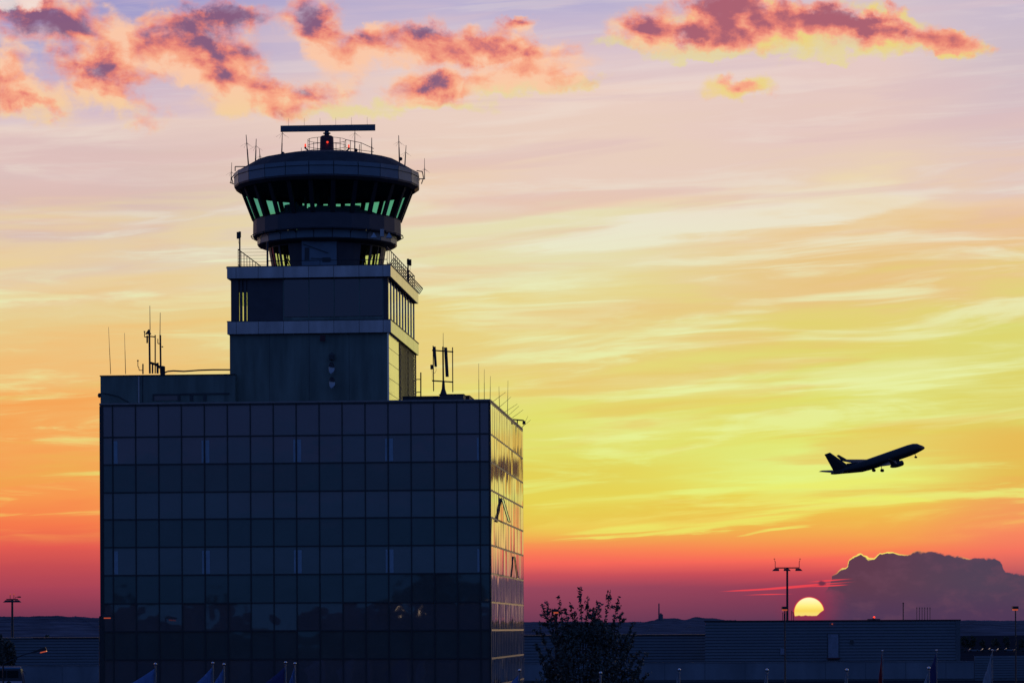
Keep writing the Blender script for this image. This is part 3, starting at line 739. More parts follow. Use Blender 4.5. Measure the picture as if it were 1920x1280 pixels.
# ================================================================== AIRLINER
AY = 1051.5
air = thing('airliner', 'twin-engined jet airliner climbing with its wheels still down', 'airplane', (0, 0, 0))
def loft(secs, n=16):
    b = MB(); vs = []
    for x, ry, rz, zc in secs:
        for k in range(n):
            w = 2 * math.pi * k / n; vs.append(Vector((x, ry * math.cos(w), zc + rz * math.sin(w))))
    fs = []
    for i in range(len(secs) - 1):
        for k in range(n): fs.append((i * n + k, i * n + (k + 1) % n, (i + 1) * n + (k + 1) % n, (i + 1) * n + k))
    fs.append(tuple(range(n))); fs.append(tuple(range((len(secs) - 1) * n, len(secs) * n))[::-1])
    return b.add(vs, fs)
def foil(pts_root, pts_tip, th0, th1):
    # leading/trailing points of root and tip; thin lens section
    b = MB(); vs = []
    up = Vector(pts_root[2]); 
    for (le, te), th in (((Vector(pts_root[0]), Vector(pts_root[1])), th0), ((Vector(pts_tip[0]), Vector(pts_tip[1])), th1)):
        m1 = le + (te - le) * .3; m2 = le + (te - le) * .7
        vs += [le, m1 + up * th, m2 + up * th * .7, te, m2 - up * th * .5, m1 - up * th * .8]
    b.add(vs, [(k, (k + 1) % 6, 6 + (k + 1) % 6, 6 + k) for k in range(6)] + [(5, 4, 3, 2, 1, 0), (6, 7, 8, 9, 10, 11)])
    return b
secs = [(0, .06, .06, -.75), (-.3, .45, .42, -.68), (-.9, .85, .78, -.5), (-1.7, 1.2, 1.1, -.3), (-2.6, 1.48, 1.5, -.02), (-4.2, 1.78, 1.85, .1), (-6.5, 1.9, 2.0, .12), (-22, 1.9, 2.0, .12), (-26, 1.75, 1.85, .28), (-30, 1.35, 1.4, .72), (-33.5, .9, .95, 1.1), (-36.3, .5, .6, 1.35), (-37.6, .25, .35, 1.5), (-38.0, .08, .1, 1.55)]
loft(secs).build('fuselage', M['plane'], air, True)
foil(((-30.2, 0, 1.8), (-36.6, 0, 1.7), (0, 1, 0)), ((-36.3, 0, 8.6), (-38.6, 0, 8.6)), .25, .1).build('tail_fin', M['plane'], air)
MB().add([Vector((-25.8, 0, 1.95)), Vector((-30.6, .12, 1.8)), Vector((-30.6, -.12, 1.8)), Vector((-31.2, 0, 3.1))], [(0, 1, 3), (0, 3, 2), (0, 2, 1), (1, 2, 3)]).build('dorsal_fin', M['plane'], air)
for sg in (1, -1):
    w = foil(((-13.0, sg * 1.4, -1.1), (-21.3, sg * 1.4, -1.2), (0, 0, 1)), ((-21.5, sg * 16.6, .9), (-23.6, sg * 16.6, .9)), .55, .2).build('wing', M['plane'], air)
    foil(((-21.6, sg * 16.6, .9), (-23.7, sg * 16.6, .9), (0, sg, 0)), ((-23.9, sg * 17.4, 3.3), (-24.9, sg * 17.4, 3.3)), .16, .1).build('winglet', M['plane'], w)
    foil(((-32.6, sg * .6, 1.3), (-36.4, sg * .6, 1.3), (0, 0, 1)), ((-37.0, sg * 7.1, 2.1), (-38.6, sg * 7.1, 2.1)), .2, .08).build('tailplane', M['plane'], air)
    e = loft([(-10.2, .95, .95, 0), (-10.6, 1.05, 1.05, 0), (-12.2, 1.1, 1.08, 0), (-13.6, .95, .95, .03), (-15.0, .6, .6, .05), (-15.6, .25, .25, .1)], 14)
    for v in e.v: v.x = -12.6 + (v.x + 12.6) * .92 - 2.2; v.y = v.y * .9 + sg * 4.83; v.z = v.z * .9 - 2.15
    en = e.build('engine', M['plane'], air, True)
    MB().box(-17.2, -13.6, sg * 4.83 - .15, sg * 4.83 + .15, -1.5, -.85).build('pylon', M['plane'], en)
def gear(x, y, z0, r, nm):
    o = MB().tube((x, y, -1.0), (x, y, z0), .11, n=6).build('landing_gear', M['steel'], air)
    for d in (-.32, .32): MB().tube((x, y + d - .13, z0), (x, y + d + .13, z0), r, n=12).build('wheel', M['tyre'], o)
gear(-4.3, 0, -2.9, .34, 'nose'); gear(-19.9, 2.86, -2.95, .55, ''); gear(-19.9, -2.86, -2.75, .55, '')
for x in (-20.4, -18.6):
    pass
nose = at(1732.96, 834.8, AY)
yaw, pitch, bank = R(22.04), R(18.03), R(5.6)
rot = Matrix.Rotation(yaw, 4, 'Z') @ Matrix.Rotation(-pitch, 4, 'Y') @ Matrix.Rotation(bank, 4, 'X')
air.rotation_euler = rot.to_euler()
air.location = nose

# ================================================================== GROUND, HILLS
# (concentric ground sheet reaching the horizon)
b = MB(); 
rs = [0, 60, 150, 400, 900, 2000, 5000, 12000, 40000]
n = 48; vs = [Vector((0, 0, 0))]
for r in rs[1:]:
    for k in range(n): vs.append(Vector((r * math.sin(2 * math.pi * k / n), r * math.cos(2 * math.pi * k / n), 0)))
fs = [(0, 1 + (k + 1) % n, 1 + k) for k in range(n)]
for i in range(len(rs) - 2):
    a = 1 + i * n
    for k in range(n): fs.append((a + k, a + (k + 1) % n, a + n + (k + 1) % n, a + n + k))
tag(b.add(vs, fs).build('ground', M['asphalt']), kind='structure')

def ridge(Y, pts, depth, name, seed, jag):
    rnd = random.Random(seed); b = MB(); cols_ = []
    xs = []; x = pts[0][0]
    while x <= pts[-1][0]: xs.append(x); x += 1.1
    ph = [rnd.random() * 6 for _ in range(8)]
    for x in xs:
        for (xa, ya), (xb, yb) in zip(pts, pts[1:]):
            if xa <= x <= xb: f_ = (x - xa) / (xb - xa); f_ = f_ * f_ * (3 - 2 * f_); y = ya + (yb - ya) * f_; break
        y += math.sin(x * .05 + ph[0]) * .6 + math.sin(x * .17 + ph[1]) * .35
        y -= jag * (abs(math.sin(x * .9 + ph[2])) * rnd.random() + (rnd.random() < .06) * rnd.random() * 1.5)
        p = at(x, y, Y)
        f0 = Y / (Y - depth)
        cols_.append((Vector((p.x * .72, Y - depth, -.5)), Vector((p.x * .84, Y - depth * .55, HC * .0 + (p.z) * .45)), Vector((p.x * .95, Y - depth * .15, p.z * .86)), p, Vector((p.x * 1.1, Y + depth * .6, p.z * .5)), Vector((p.x * 1.3, Y + depth, -.5))))
    m = 6; vs = [v for c in cols_ for v in c]; fs = []
    for i in range(len(cols_) - 1):
        for j in range(m - 1): fs.append((i * m + j, (i + 1) * m + j, (i + 1) * m + j + 1, i * m + j + 1))
    return tag(b.add(vs, fs).build(name, M['hill']), kind='structure')
ridge(7800, [(-900, 1168), (-300, 1163), (700, 1168), (900, 1165), (1100, 1165), (1205, 1166), (1225, 1163), (1238, 1158), (1262, 1158), (1285, 1161), (1305, 1157), (1330, 1159), (1370, 1162), (1420, 1164), (1520, 1164), (1800, 1163), (2300, 1160), (2900, 1165)], 1500, 'hills', 3, .7)
ridge(4200, [(-900, 1150), (-200, 1152), (0, 1156), (40, 1156), (75, 1154), (100, 1153.5), (130, 1156), (190, 1158), (400, 1164), (800, 1172), (1000, 1171), (1150, 1173), (1400, 1176), (1650, 1170), (1790, 1163), (1830, 1164), (1880, 1165), (1925, 1168), (2100, 1172), (2900, 1160)], 900, 'hills', 5, .9)
# distant power station
c = at(1235, 1165, 7500)
o = thing('power_station', 'distant tall chimney with a squat building on the hill crest', 'power station', c)
MB().tube(at(1235.5, 1168, 7500), at(1235.5, 1130.5, 7500), 1.9, 1.5, n=12).build('chimney', M['stack'], o)
q0 = at(1240, 1155, 7500)
MB().tube(at(1240, 1168, 7500), at(1240, 1151, 7500), 4.6, 4.2, n=12).tube(at(1239, 1151, 7500), at(1239, 1149, 7500), 2.4, 2.4, n=8).build('boiler_house', M['stack'], o)

# ================================================================== BUILDINGS BEYOND
def slat_wall(b, x0, x1, Y, ztop, zbot, pitch, gapf=.3):
    z = ztop
    while z > zbot + pitch * .5:
        zt = z; zb = max(zbot, z - pitch * (1 - gapf)); d = .09
        b.add([(x0, Y - d, zb), (x1, Y - d, zb), (x1, Y - d * .2, zt), (x0, Y - d * .2, zt), (x0, Y, zb), (x1, Y, zb), (x1, Y, zt), (x0, Y, zt)],
              [(0, 1, 2, 3), (4, 0, 3, 7), (1, 5, 6, 2), (3, 2, 6, 7), (4, 5, 1, 0)])
        z -= pitch
    return b
YB = 640.0
hall = thing('terminal_hall', 'long low hall with ribbed siding running behind the control tower', 'building', (0, YB + 20, 0))
xa, xb = at(-120, 1194, YB).x, at(1420, 1190, YB).x; zt = at(1150, 1189.5, YB).z; zb_ = at(1200, 1244, YB).z
MB().box(xa, xb, YB, YB + 42, 0, zt - .25).build('wall', M['sidinggap'], hall)
slat_wall(MB(), xa, xb, YB - .02, zt - .3, zb_, .62).build('siding', M['siding'], hall)
MB().box(xa - .3, xb + .3, YB - .25, YB + 42.3, zt - .248, zt).build('roof', M['roofing'], hall)
MB().box(xa, at(62, 1194, YB).x, YB - .33, YB - .255, zt - .20, zt - .02).build('gutter', M['galv'], hall)
YH = 600.0
hg = thing('cargo_hangar', 'tall ribbed hangar with a pale side door beneath the setting sun', 'hangar', at(1560, 1240, YH + 15))
xa, xb = at(1322, 1163, YH).x, at(1799, 1163, YH).x; zt = at(1560, 1162.5, YH).z; zb_ = at(1560, 1238, YH).z
kx = 1 + 30 / YH
MB().hexa([Vector(q) for q in ((xa, YH, 0), (xb, YH, 0), (xb * 1.02, YH + 30, 0), (xa * kx + .3, YH + 30, 0), (xa, YH, zt - .12), (xb, YH, zt - .12), (xb * 1.02, YH + 30, zt - .12), (xa * kx + .3, YH + 30, zt - .12))]).build('wall', M['sidinggap'], hg)
slat_wall(MB(), xa, xb, YH - .02, zt - .3, zb_, .60).build('siding', M['siding'], hg)
MB().hexa([Vector((x_, y_, z_)) for z_ in (zt - .118, zt + .08) for x_, y_ in ((xa - .25, YH - .25), (xb + .25, YH - .25), (xb * 1.02 + .25, YH + 30.25), (xa * kx + .05, YH + 30.25))]).build('roof', M['roofing'], hg)
MB().box(xb - .8, xb + .12, YH - .16, YH - .115, zb_ - .3, zt - .13).build('corner_trim', M['sidinggap'], hg)
d0, d1 = at(1552.5, 1188, YH), at(1572, 1232, YH)
dr = MB().box(d0.x, d1.x, YH - .2, YH - .115, d1.z, d0.z).build('door', M['doorpaint'], hg)
MB().box(d0.x - .15, d0.x - .005, YH - .22, YH - .112, d1.z, d0.z).box(d1.x + .005, d1.x + .15, YH - .22, YH - .112, d1.z, d0.z).box(d0.x - .15, d1.x + .15, YH - .22, YH - .112, d0.z + .004, d0.z + .2).build('door_frame', M['seam'], dr)
MB().box(d0.x - .2, d1.x + .3, YH - .9, YH - .115, d1.z - .25, d1.z - .02).build('door_landing', M['radarred'], hg)
c = at(1597, 1203, YH); MB().box(c.x - .35, c.x + .35, YH - .2, YH - .115, c.z - .4, c.z + .4).build('wall_vent', M['seam'], hg)
c = at(1468, 1220, YH); MB().box(c.x - .55, c.x + .55, YH - .3, YH - .115, c.z - .7, c.z + .5).build('service_panel', M['doorpaint'], hg)
c = at(1560, 1169, YH); MB().box(c.x - .12, c.x + .12, YH - .4, YH - .2, c.z - .08, c.z + .08).build('security_lamp', M['amber'], hg)
YW = 560.0
xa, xb = at(-140, 1245, YW).x, at(1826, 1240, YW).x; zt = at(1400, 1240.5, YW).z
pw = thing('perimeter_wall', 'plain pale wall running along the foot of the hangar', 'wall', (0, YW, 0))
MB().box(xa, xb, YW, YW + .4, 0, zt - .12).build('wall_slab', M['concrete'], pw)
MB().box(xa, xb, YW - .08, YW + .48, zt - .118, zt).build('wall_coping', M['concrete'], pw)
b = MB()
x = xa + 3
while x < xb - 1: b.box(x - .05, x + .05, YW - .025, YW - .002, 0, zt - .13); x += 7.4
b.build('panel_joint', M['sidinggap'], pw)
MB().box(xa, xb, YW - .3, YW - .028, 0, at(1400, 1273, YW).z).build('plinth', M['seam'], pw)
fn = thing('louvre_fence', 'ribbed louvre fence in front of the far car park', 'fence', (at(1880, 1240, YW).x, YW, 0))
xa2, xb2 = at(1827, 1230, YW).x, at(2060, 1230, YW).x; zt2 = at(1870, 1229, YW).z
MB().box(xa2, xb2, YW + .1, YW + .25, 0, zt2).build('backing', M['sidinggap'], fn)
slat_wall(MB(), xa2, xb2, YW + .09, zt2, .3, .46).build('slats', M['siding'], fn)
# things on the hangar roof
zr = at(1560, 1162.5, YH).z + .08
def vent_pipe(x, y0, r, lab, group=None):
    p = at(x, 1161, YH + 4); p.z = zr
    o = thing('vent_pipe', lab, 'vent pipe', p, group)
    q = at(x, y0, YH + 4)
    MB().tube(p, q, r, n=8).build('pipe', M['steel'], o)
    MB().tube(q - Vector((0, 0, .25)), q, r * 1.5, n=8).build('cap', M['steel'], o)
vent_pipe(1693.5, 1129, .10, 'single thick flue pipe on the hangar roof')
names = ['first', 'second', 'third', 'fourth', 'fifth', 'sixth']
for k in range(6): vent_pipe(1719 + 4.95 * k, 1138, .055, f'{names[k]} from the left in the row of six slim pipes on the hangar roof', 'row of slim pipes on the hangar roof')
c = at(1638, 1160, YH + 3); c.z = zr
o = thing('roof_beacon', 'red beacon on a wide low plate on the hangar roof', 'beacon', c)
MB().box(c.x - 1.25, c.x + 1.25, c.y - .5, c.y + .5, zr + .02, zr + .2).tube(c, c + Vector((0, 0, .4)), .2).build('plate', M['steel'], o)
MB().sphere(c + Vector((.1, 0, .52)), .22, 8, 6).build('lens', M['redlamp'], o)
o2 = thing('roof_ladder_rail', 'small railed hatch on the hangar roof at the foot of the floodlight mast', 'railing', at(1486, 1162, YH + 2))
for x, y0 in ((1467.5, 1147.5), (1470, 1150), (1484.5, 1144), (1488, 1147)):
    q = at(x, y0, YH + 2); MB().tube(Vector((q.x, q.y, zr)), q, .06, n=5).build('post', M['steel'], o2)
MB().path([at(1484.5, 1148, YH + 2), at(1488, 1147.5, YH + 2)], .05).path([at(1466.5, 1148, YH + 2), at(1472, 1148, YH + 2)], .05).build('rail', M['steel'], o2)

# ================================================================== MASTS, LAMPS, FLAGPOLES
def flood_mast(x, ytop, ybase, Y, halfpx, lab):
    p = at(x, ybase, Y); p.z = 0
    o = thing('floodlight_mast', lab, 'floodlight mast', p, 'apron floodlight masts')
    top = at(x, ytop, Y); k = Y / F
    MB().tube(p, top, 2.6 * k, 1.9 * k, n=10).build('mast', M['steel'], o)
    MB().box(top.x - halfpx * k, top.x + halfpx * k, Y - .3, Y + .3, top.z, top.z + 2 * k).build('crossbar', M['steel'], o)
    for sx in (-.95, 0, .95):
        c = top + Vector((sx * halfpx * k, 0, -2.6 * k)); w = 6.5 * k
        tip = -1 if sx < 0 else 1
        MB().hexa([c + Vector((-w, -.6, -2 * k)), c + Vector((w, -.6, -2 * k)), c + Vector((w, .6, -2 * k)), c + Vector((-w, .6, -2 * k)), c + Vector((-w * (.35 if tip < 0 else .9), -.5, 2.2 * k)), c + Vector((w * (.35 if tip > 0 else .9), -.5, 2.2 * k)), c + Vector((w * (.35 if tip > 0 else .9), .5, 2.2 * k)), c + Vector((-w * (.35 if tip < 0 else .9), .5, 2.2 * k))]).build('floodlight', M['steel'], o)
    return o, top, k
o, top, k = flood_mast(1476, 1065, 1170, 700, 23, 'floodlight mast with two upright tips standing beside the setting sun')
for x, xt in ((1453.5, 1452), (1498.5, 1500)):
    MB().path([at(x, 1064, 700), at(x, 1052, 700), at(xt, 1050, 700)], .07).build('tip_pole', M['steel'], o)
    MB().sphere(at(xt, 1047.5, 700), .2, 8, 6).build('tip_lamp', M['amber'], o)
o, top, k = flood_mast(23, 1124, 1190, 1200, 11, 'far floodlight mast left of the glass office block')
for x in (19, 26):
    MB().tube(at(x, 1123, 1200), at(x, 1115, 1200), .12).build('tip_pole', M['steel'], o); MB().sphere(at(x, 1113.5, 1200), .28, 8, 6).build('tip_lamp', M['amber'], o)
MB().path([at(28, 1122, 1200), at(29, 1119, 1200), at(33, 1118.5, 1200)], .1).sphere(at(36, 1118.5, 1200), .7, 8, 6, (1.2, .6, .4)).build('side_lamp', M['steel'], o)

def street_lamp(x, y, Y, lab, side=0.0, px_pole=None):
    hd = at(x, y, Y); k = Y / F
    p = at(px_pole if px_pole else x, y, Y); p.z = 0
    o = thing('street_lamp', lab, 'street lamp', p, 'street lamps in front of the buildings')
    MB().tube(p, Vector((p.x, p.y, hd.z + .05)), .09, .06, n=8).build('pole', M['steel'], o)
    b = MB()
    if side: b.path([Vector((p.x, p.y, hd.z)), Vector((p.x + side * .2, p.y, hd.z + .14)), Vector((hd.x + side * .1, p.y, hd.z + .1))], .045)
    else: b.tube(Vector((p.x, p.y, hd.z)), Vector((p.x, p.y + .9, hd.z + .1)), .045)
    b.build('arm', M['steel'], o)
    h = MB()
    if side: h.hexa([Vector((hd.x - .1, p.y - .15, hd.z - .03)), Vector((hd.x + .5 * side, p.y - .15, hd.z + .03)), Vector((hd.x + .5 * side, p.y + .15, hd.z + .03)), Vector((hd.x - .1, p.y + .15, hd.z - .03)), Vector((hd.x - .1, p.y - .12, hd.z + .12)), Vector((hd.x + .45 * side, p.y - .12, hd.z + .14)), Vector((hd.x + .45 * side, p.y + .12, hd.z + .14)), Vector((hd.x - .1, p.y + .12, hd.z + .12))])
    else: h.box(hd.x - 5.2 * k, hd.x + 5.2 * k, p.y - .2, p.y + .6, hd.z - .4 * k, hd.z + 4.6 * k)
    h.build('head', M['steel'], o)
    if side: MB().box(hd.x, hd.x + .4 * side, p.y - .1, p.y + .1, hd.z - .1, hd.z - .035).build('lens', M['amber'], o)
    else:
        MB().box(hd.x - 4.3 * k, hd.x + 4.3 * k, p.y - .15, p.y + .5, hd.z - 3.4 * k, hd.z - .5 * k).build('lens', M['amber'], o)
    return o
street_lamp(1471.5, 1141, 290, 'street lamp with a boxy amber head in front of the hangar')
street_lamp(1904, 1140.5, 300, 'street lamp with a boxy amber head by the far car park')
street_lamp(1042.5, 1146, 150, 'street lamp with its head among the twigs of the young tree')
street_lamp(195, 1156, 188, 'curved street lamp against the left edge of the glass block', 1, 187.5)
# arm lamp over the bus
Yl = 205
o = thing('street_lamp', 'street lamp on a long tilted arm above the bus, its lens glowing orange', 'street lamp', (at(6, 1240, Yl).x, Yl, 0), 'street lamps in front of the buildings')
pb = at(6, 1244, Yl)
MB().tube(Vector((pb.x, Yl, 0)), pb, .09, .06, n=8).build('pole', M['steel'], o)
MB().path([pb, at(20, 1238, Yl), at(40, 1228, Yl), at(63, 1221.5, Yl)], .035).build('arm', M['steel'], o)
a_, c_ = at(62, 1221.5, Yl), at(88, 1215.5, Yl); dz = Vector((0, 0, .11)); dy = Vector((0, .17, 0))
MB().hexa([a_ - dy - dz * .6, c_ - dy - dz * 1.0, c_ + dy - dz * 1.0, a_ + dy - dz * .6, a_ - dy + dz * .3, c_ - dy + dz * 1.1 - Vector((.1, 0, 0)), c_ + dy + dz * 1.1 - Vector((.1, 0, 0)), a_ + dy + dz * .3]).build('head', M['steel'], o)
a_, c_ = at(76, 1221.8, Yl), at(87.5, 1219, Yl); 
MB().hexa([a_ - dy - dz * .6, c_ - dy - dz * .6, c_ + dy - dz * .6, a_ + dy - dz * .6, a_ - dy, c_ - dy, c_ + dy, a_ + dy]).build('lens', M['amber'], o)

def flagpole(x, y, Y, lab, flag=None, run=1.4, drop=1.1, hang=2.4, flaglab=None):
    t = at(x, y, Y); p = Vector((t.x, Y, 0))
    o = thing('flagpole', lab, 'flagpole', p, 'flagpoles before the terminal')
    MB().tube(p, t, .06, .045, n=8).build('pole', M['pole'], o)
    MB().sphere(t + Vector((0, 0, .05)), .08, 12, 8).build('finial', M['ball'], o, True)
    if flag:
        b = MB(); n, m = 14, 8; vs = []
        for i in range(n + 1):
            f_ = i / n
            for j in range(m + 1):
                h = j / m
                xx = -.06 - run * f_ * (1 - .35 * h) ; zz = -.18 - hang * h - drop * f_ ** .9
                yy = .12 * math.sin(f_ * 9 + h * 2.0 + x) * f_ + .06 * math.sin(f_ * 20 + h * 5)
                vs.append(t + Vector((xx, yy, zz)))
        b.add(vs, [(i * (m + 1) + j, (i + 1) * (m + 1) + j, (i + 1) * (m + 1) + j + 1, i * (m + 1) + j + 1) for i in range(n) for j in range(m)])
        fo = b.build('flag', M[flag], o, True); sol = fo.modifiers.new('cloth', 'SOLIDIFY'); sol.thickness = .01
FP = [(291.5, 1246, 165, 'pole flying a wide pale blue flag near the left corner of the glass block', 'flagblue', 1.6, 1.0),
      (399, 1244, 168, 'left of two close poles with blue flags before the glass block', 'flagblue', 1.05, 1.05),
      (420, 1246.5, 164, 'right of two close poles with blue flags before the glass block', 'flagblue', .7, 1.1),
      (535.5, 1243, 168, 'pole with a dark navy flag before the middle of the glass block', 'flagnavy', 1.2, 1.0),
      (553, 1245, 164, 'pole with a narrow blue flag beside the navy flag', 'flagblue', .4, 1.2),
      (974, 1258, 150, 'pole with a blue flag at the right corner of the glass block', 'flagblue', 1.0, .9),
      (1126, 1263, 146, 'bare pole in front of the young tree', None, 0, 0),
      (1273.5, 1257, 146, 'pole with a folded pale flag right of the young tree', 'flagwhite', .30, 1.2),
      (1438, 1257.5, 146, 'pole with a folded pale flag below the setting sun, before the street lamp', 'flagwhite', .24, 1.2),
      (1588, 1257.5, 146, 'pole with a folded pale flag below the hangar door', 'flagwhite', .22, 1.2),
      (1654.5, 1220.5, 270, 'far pole with a dark red flag before the hangar', 'flagred', .3, 2.4),
      (1741.5, 1254, 148, 'near pole with a white flag beside the dark flag', 'flagwhite', .36, .9),
      (1756, 1219.5, 270, 'far pole with a folded dark flag near the hangar corner', 'flagnavy', .8, 2.2),
      (1860.5, 1219, 270, 'far pole with a folded white flag before the louvre fence', 'flagwhite', .8, 2.6)]
for x, y, Y, lab, fl, run, drop in FP: flagpole(x, y, Y, lab, fl, run, drop)

# ================================================================== VEHICLES
bx = at(44, 1240, 549).x
bus = thing('coach_bus', 'dark coach with a blue roof below the long-armed street lamp', 'bus', (bx - 6, 550, 0))
L = 12.0
def bb(x0, x1, y0, y1, z0, z1): return MB().box(bx + x0, bx + x1, 550 + y0, 550 + y1, z0, z1)
MB().hexa([Vector((bx - L, 548.7, .45)), Vector((bx, 548.7, .45)), Vector((bx, 551.2, .45)), Vector((bx - L, 551.2, .45)), Vector((bx - L, 548.8, 3.2)), Vector((bx - .5, 548.8, 3.2)), Vector((bx - .5, 551.1, 3.2)), Vector((bx - L, 551.1, 3.2))]).build('body', M['busdark'], bus)
bb(-L, -.6, -1.15, 1.05, 3.203, 3.55).build('roof', M['buspaint'], bus)
for k in range(5): bb(-L + .3 + 2.2 * k, -L + 2.3 + 2.2 * k, -1.36, -1.31, 1.6, 2.9).build('side_window', M['storeyglass'], bus)
bb(-L, -.2, -1.37, -1.305, .5, 1.0).build('skirt', M['buswhite'], bus)
for x in (-9, -2.6):
    MB().tube((bx + x, 548.55, .5), (bx + x, 548.9, .5), .5, n=14).build('wheel', M['tyre'], bus)
MB().path([Vector((bx - .1, 548.6, 2.8)), Vector((bx + .35, 548.5, 2.6)), Vector((bx + .35, 548.5, 2.2))], .06).build('mirror', M['busdark'], bus)

def make_car(loc, m, lab):
    o = thing('parked_car', lab, 'car', loc, 'cars in the far car park')
    c = Vector(loc)
    def pr(pts, w, nm, mm):
        n = len(pts); vs = [c + Vector((x, -w, z)) for x, z in pts] + [c + Vector((x, w, z)) for x, z in pts]
        MB().add(vs, [tuple(range(n)), tuple(range(n, 2 * n))[::-1]] + [(k, n + k, n + (k + 1) % n, (k + 1) % n) for k in range(n)]).build(nm, mm, o)
    pr([(-2.1, .3), (2.1, .3), (2.15, .7), (1.2, .9), (-1.9, .95), (-2.15, .8)], .85, 'body', m)
    pr([(-1.7, .955), (1.05, .91), (.35, 1.42), (-1.2, 1.45)], .74, 'cabin', M['storeyglass'])
    for x in (-1.35, 1.35):
        for y in (-.8, .8): MB().tube(c + Vector((x, y - .1, .32)), c + Vector((x, y + .1, .32)), .32, n=12).build('wheel', M['tyre'], o)
    return o
YP = 1180
xs = [1803, 1826, 1849, 1862, 1878, 1893, 1911]
labs = ['dark parked car nearest the hangar corner', 'silver parked car second from the hangar corner', 'dark parked car before the gap in the far trees', 'silver parked car behind the white flag', 'dark parked car between the white flag and the lamp', 'silver parked car just left of the lamp post', 'dark parked car right of the lamp post']
for k, (x, l) in enumerate(zip(xs, labs)):
    p = at(x, 1225, YP + (k % 2) * 25); p.z = 0
    make_car(p, M['carpaint'] if k % 2 == 0 else M['carpale'], l)

# ================================================================== TREES
def leaf_at(b, c, sz, rnd):
    d = Vector((rnd.gauss(0, 1), rnd.gauss(0, 1), rnd.gauss(0, 1))).normalized(); u = d.orthogonal().normalized(); v = d.cross(u)
    a = rnd.random() * 6.3; u2 = u * math.cos(a) + v * math.sin(a); v2 = d.cross(u2)
    b.add([c - u2 * sz, c - v2 * sz * .45 + d * sz * .15, c + u2 * sz, c + v2 * sz * .45 + d * sz * .15], [(0, 1, 2, 3)])
def young_tree():
    rnd = random.Random(21); Y = 150.0; base = at(1098, 1250, Y); base.z = 0
    o = thing('young_tree', 'bushy young tree with leafy upright twigs right of the glass block', 'tree', base)
    tk = MB(); lf = MB()
    fork = Vector((base.x, Y, 3.5)); tk.tube(base, fork, .2, .13, n=8)
    tips = [(1015, 1131, .15), (1024, 1129, .1), (1047, 1119, -.2), (1035, 1143, .3), (1070, 1130, .1), (1087, 1101, 0), (1102, 1119, .4), (1060, 1142, -.5), (1113, 1140, .5), (1125, 1132, -.3), (1144, 1108, .1), (1160, 1119, -.1), (1166, 1149, .3), (1120, 1130, .7), (1187, 1167, 0), (1190, 1186, .2), (1012, 1178, .2), (1005, 1208, -.3), (1015, 1240, .3), (1180, 1200, -.4), (1200, 1218, .1), (1212, 1224, .2), (1205, 1245, -.2), (1030, 1250, .6), (1215, 1262, .2)]
    mids = []
    for x, y, dy in tips:
        tip = at(x, y, Y + dy)
        st = Vector((base.x + (tip.x - base.x) * .35, Y + dy * .5 + rnd.uniform(-.4, .4), min(tip.z - 1.2, 3.5 + (tip.z - 3.5) * .45)))
        md = st.lerp(tip, .55) + Vector((rnd.uniform(-.08, .08), rnd.uniform(-.2, .2), -.1))
        tk.tube(fork, st, .07, .04, n=5).tube(st, md, .04, .022, n=5).tube(md, tip, .022, .008, n=4)
        mids.append((st, md, tip))
        for f_ in [i / 16 for i in range(17)]:
            c = md.lerp(tip, f_)
            dense = rnd.random() < .9
            for _ in range(rnd.choice((4, 6, 8)) if dense else 1):
                leaf_at(lf, c + Vector((rnd.gauss(0, .05), rnd.gauss(0, .07), rnd.gauss(0, .04))), rnd.uniform(.07, .13), rnd)
        # side sprigs with leaf clusters
        for q in range(4):
            a0 = st.lerp(tip, rnd.uniform(.45, .92)); ang = rnd.uniform(0, 6.3); l = rnd.uniform(.2, .5)
            e = a0 + Vector((math.cos(ang) * l, math.sin(ang) * l * .8, rnd.uniform(.0, .3)))
            tk.tube(a0, e, .010, .006, n=4)
            for _ in range(16): leaf_at(lf, a0.lerp(e, rnd.uniform(.3, 1.05)) + Vector((rnd.gauss(0, .04), rnd.gauss(0, .06), rnd.gauss(0, .04))), rnd.uniform(.07, .12), rnd)
    # dense body of the crown
    cen = Vector((base.x + .05, Y, 7.6))
    for _ in range(12000):
        a = rnd.random() * 6.283; zz = rnd.uniform(-3.6, 2.7)
        rad_ = 2.05 * math.sqrt(max(0, 1 - ((zz + .5) / 3.6) ** 2)) * (1 + .22 * math.sin(3 * a + zz * 1.3) + .16 * math.sin(7 * a - zz * 2.1))
        r = rad_ * rnd.random() ** .45
        c = cen + Vector((math.cos(a) * r, math.sin(a) * r * .9, zz))
        if math.sin(c.x * 3.1) + math.sin(c.z * 3.7 + c.y * 2) + math.sin(c.y * 3.3 + 1) < -1.15: continue
        leaf_at(lf, c, rnd.uniform(.08, .14), rnd)
    tk.build('trunk', M['bark'], o); lf.build('crown', M['leaf'], o)
young_tree()
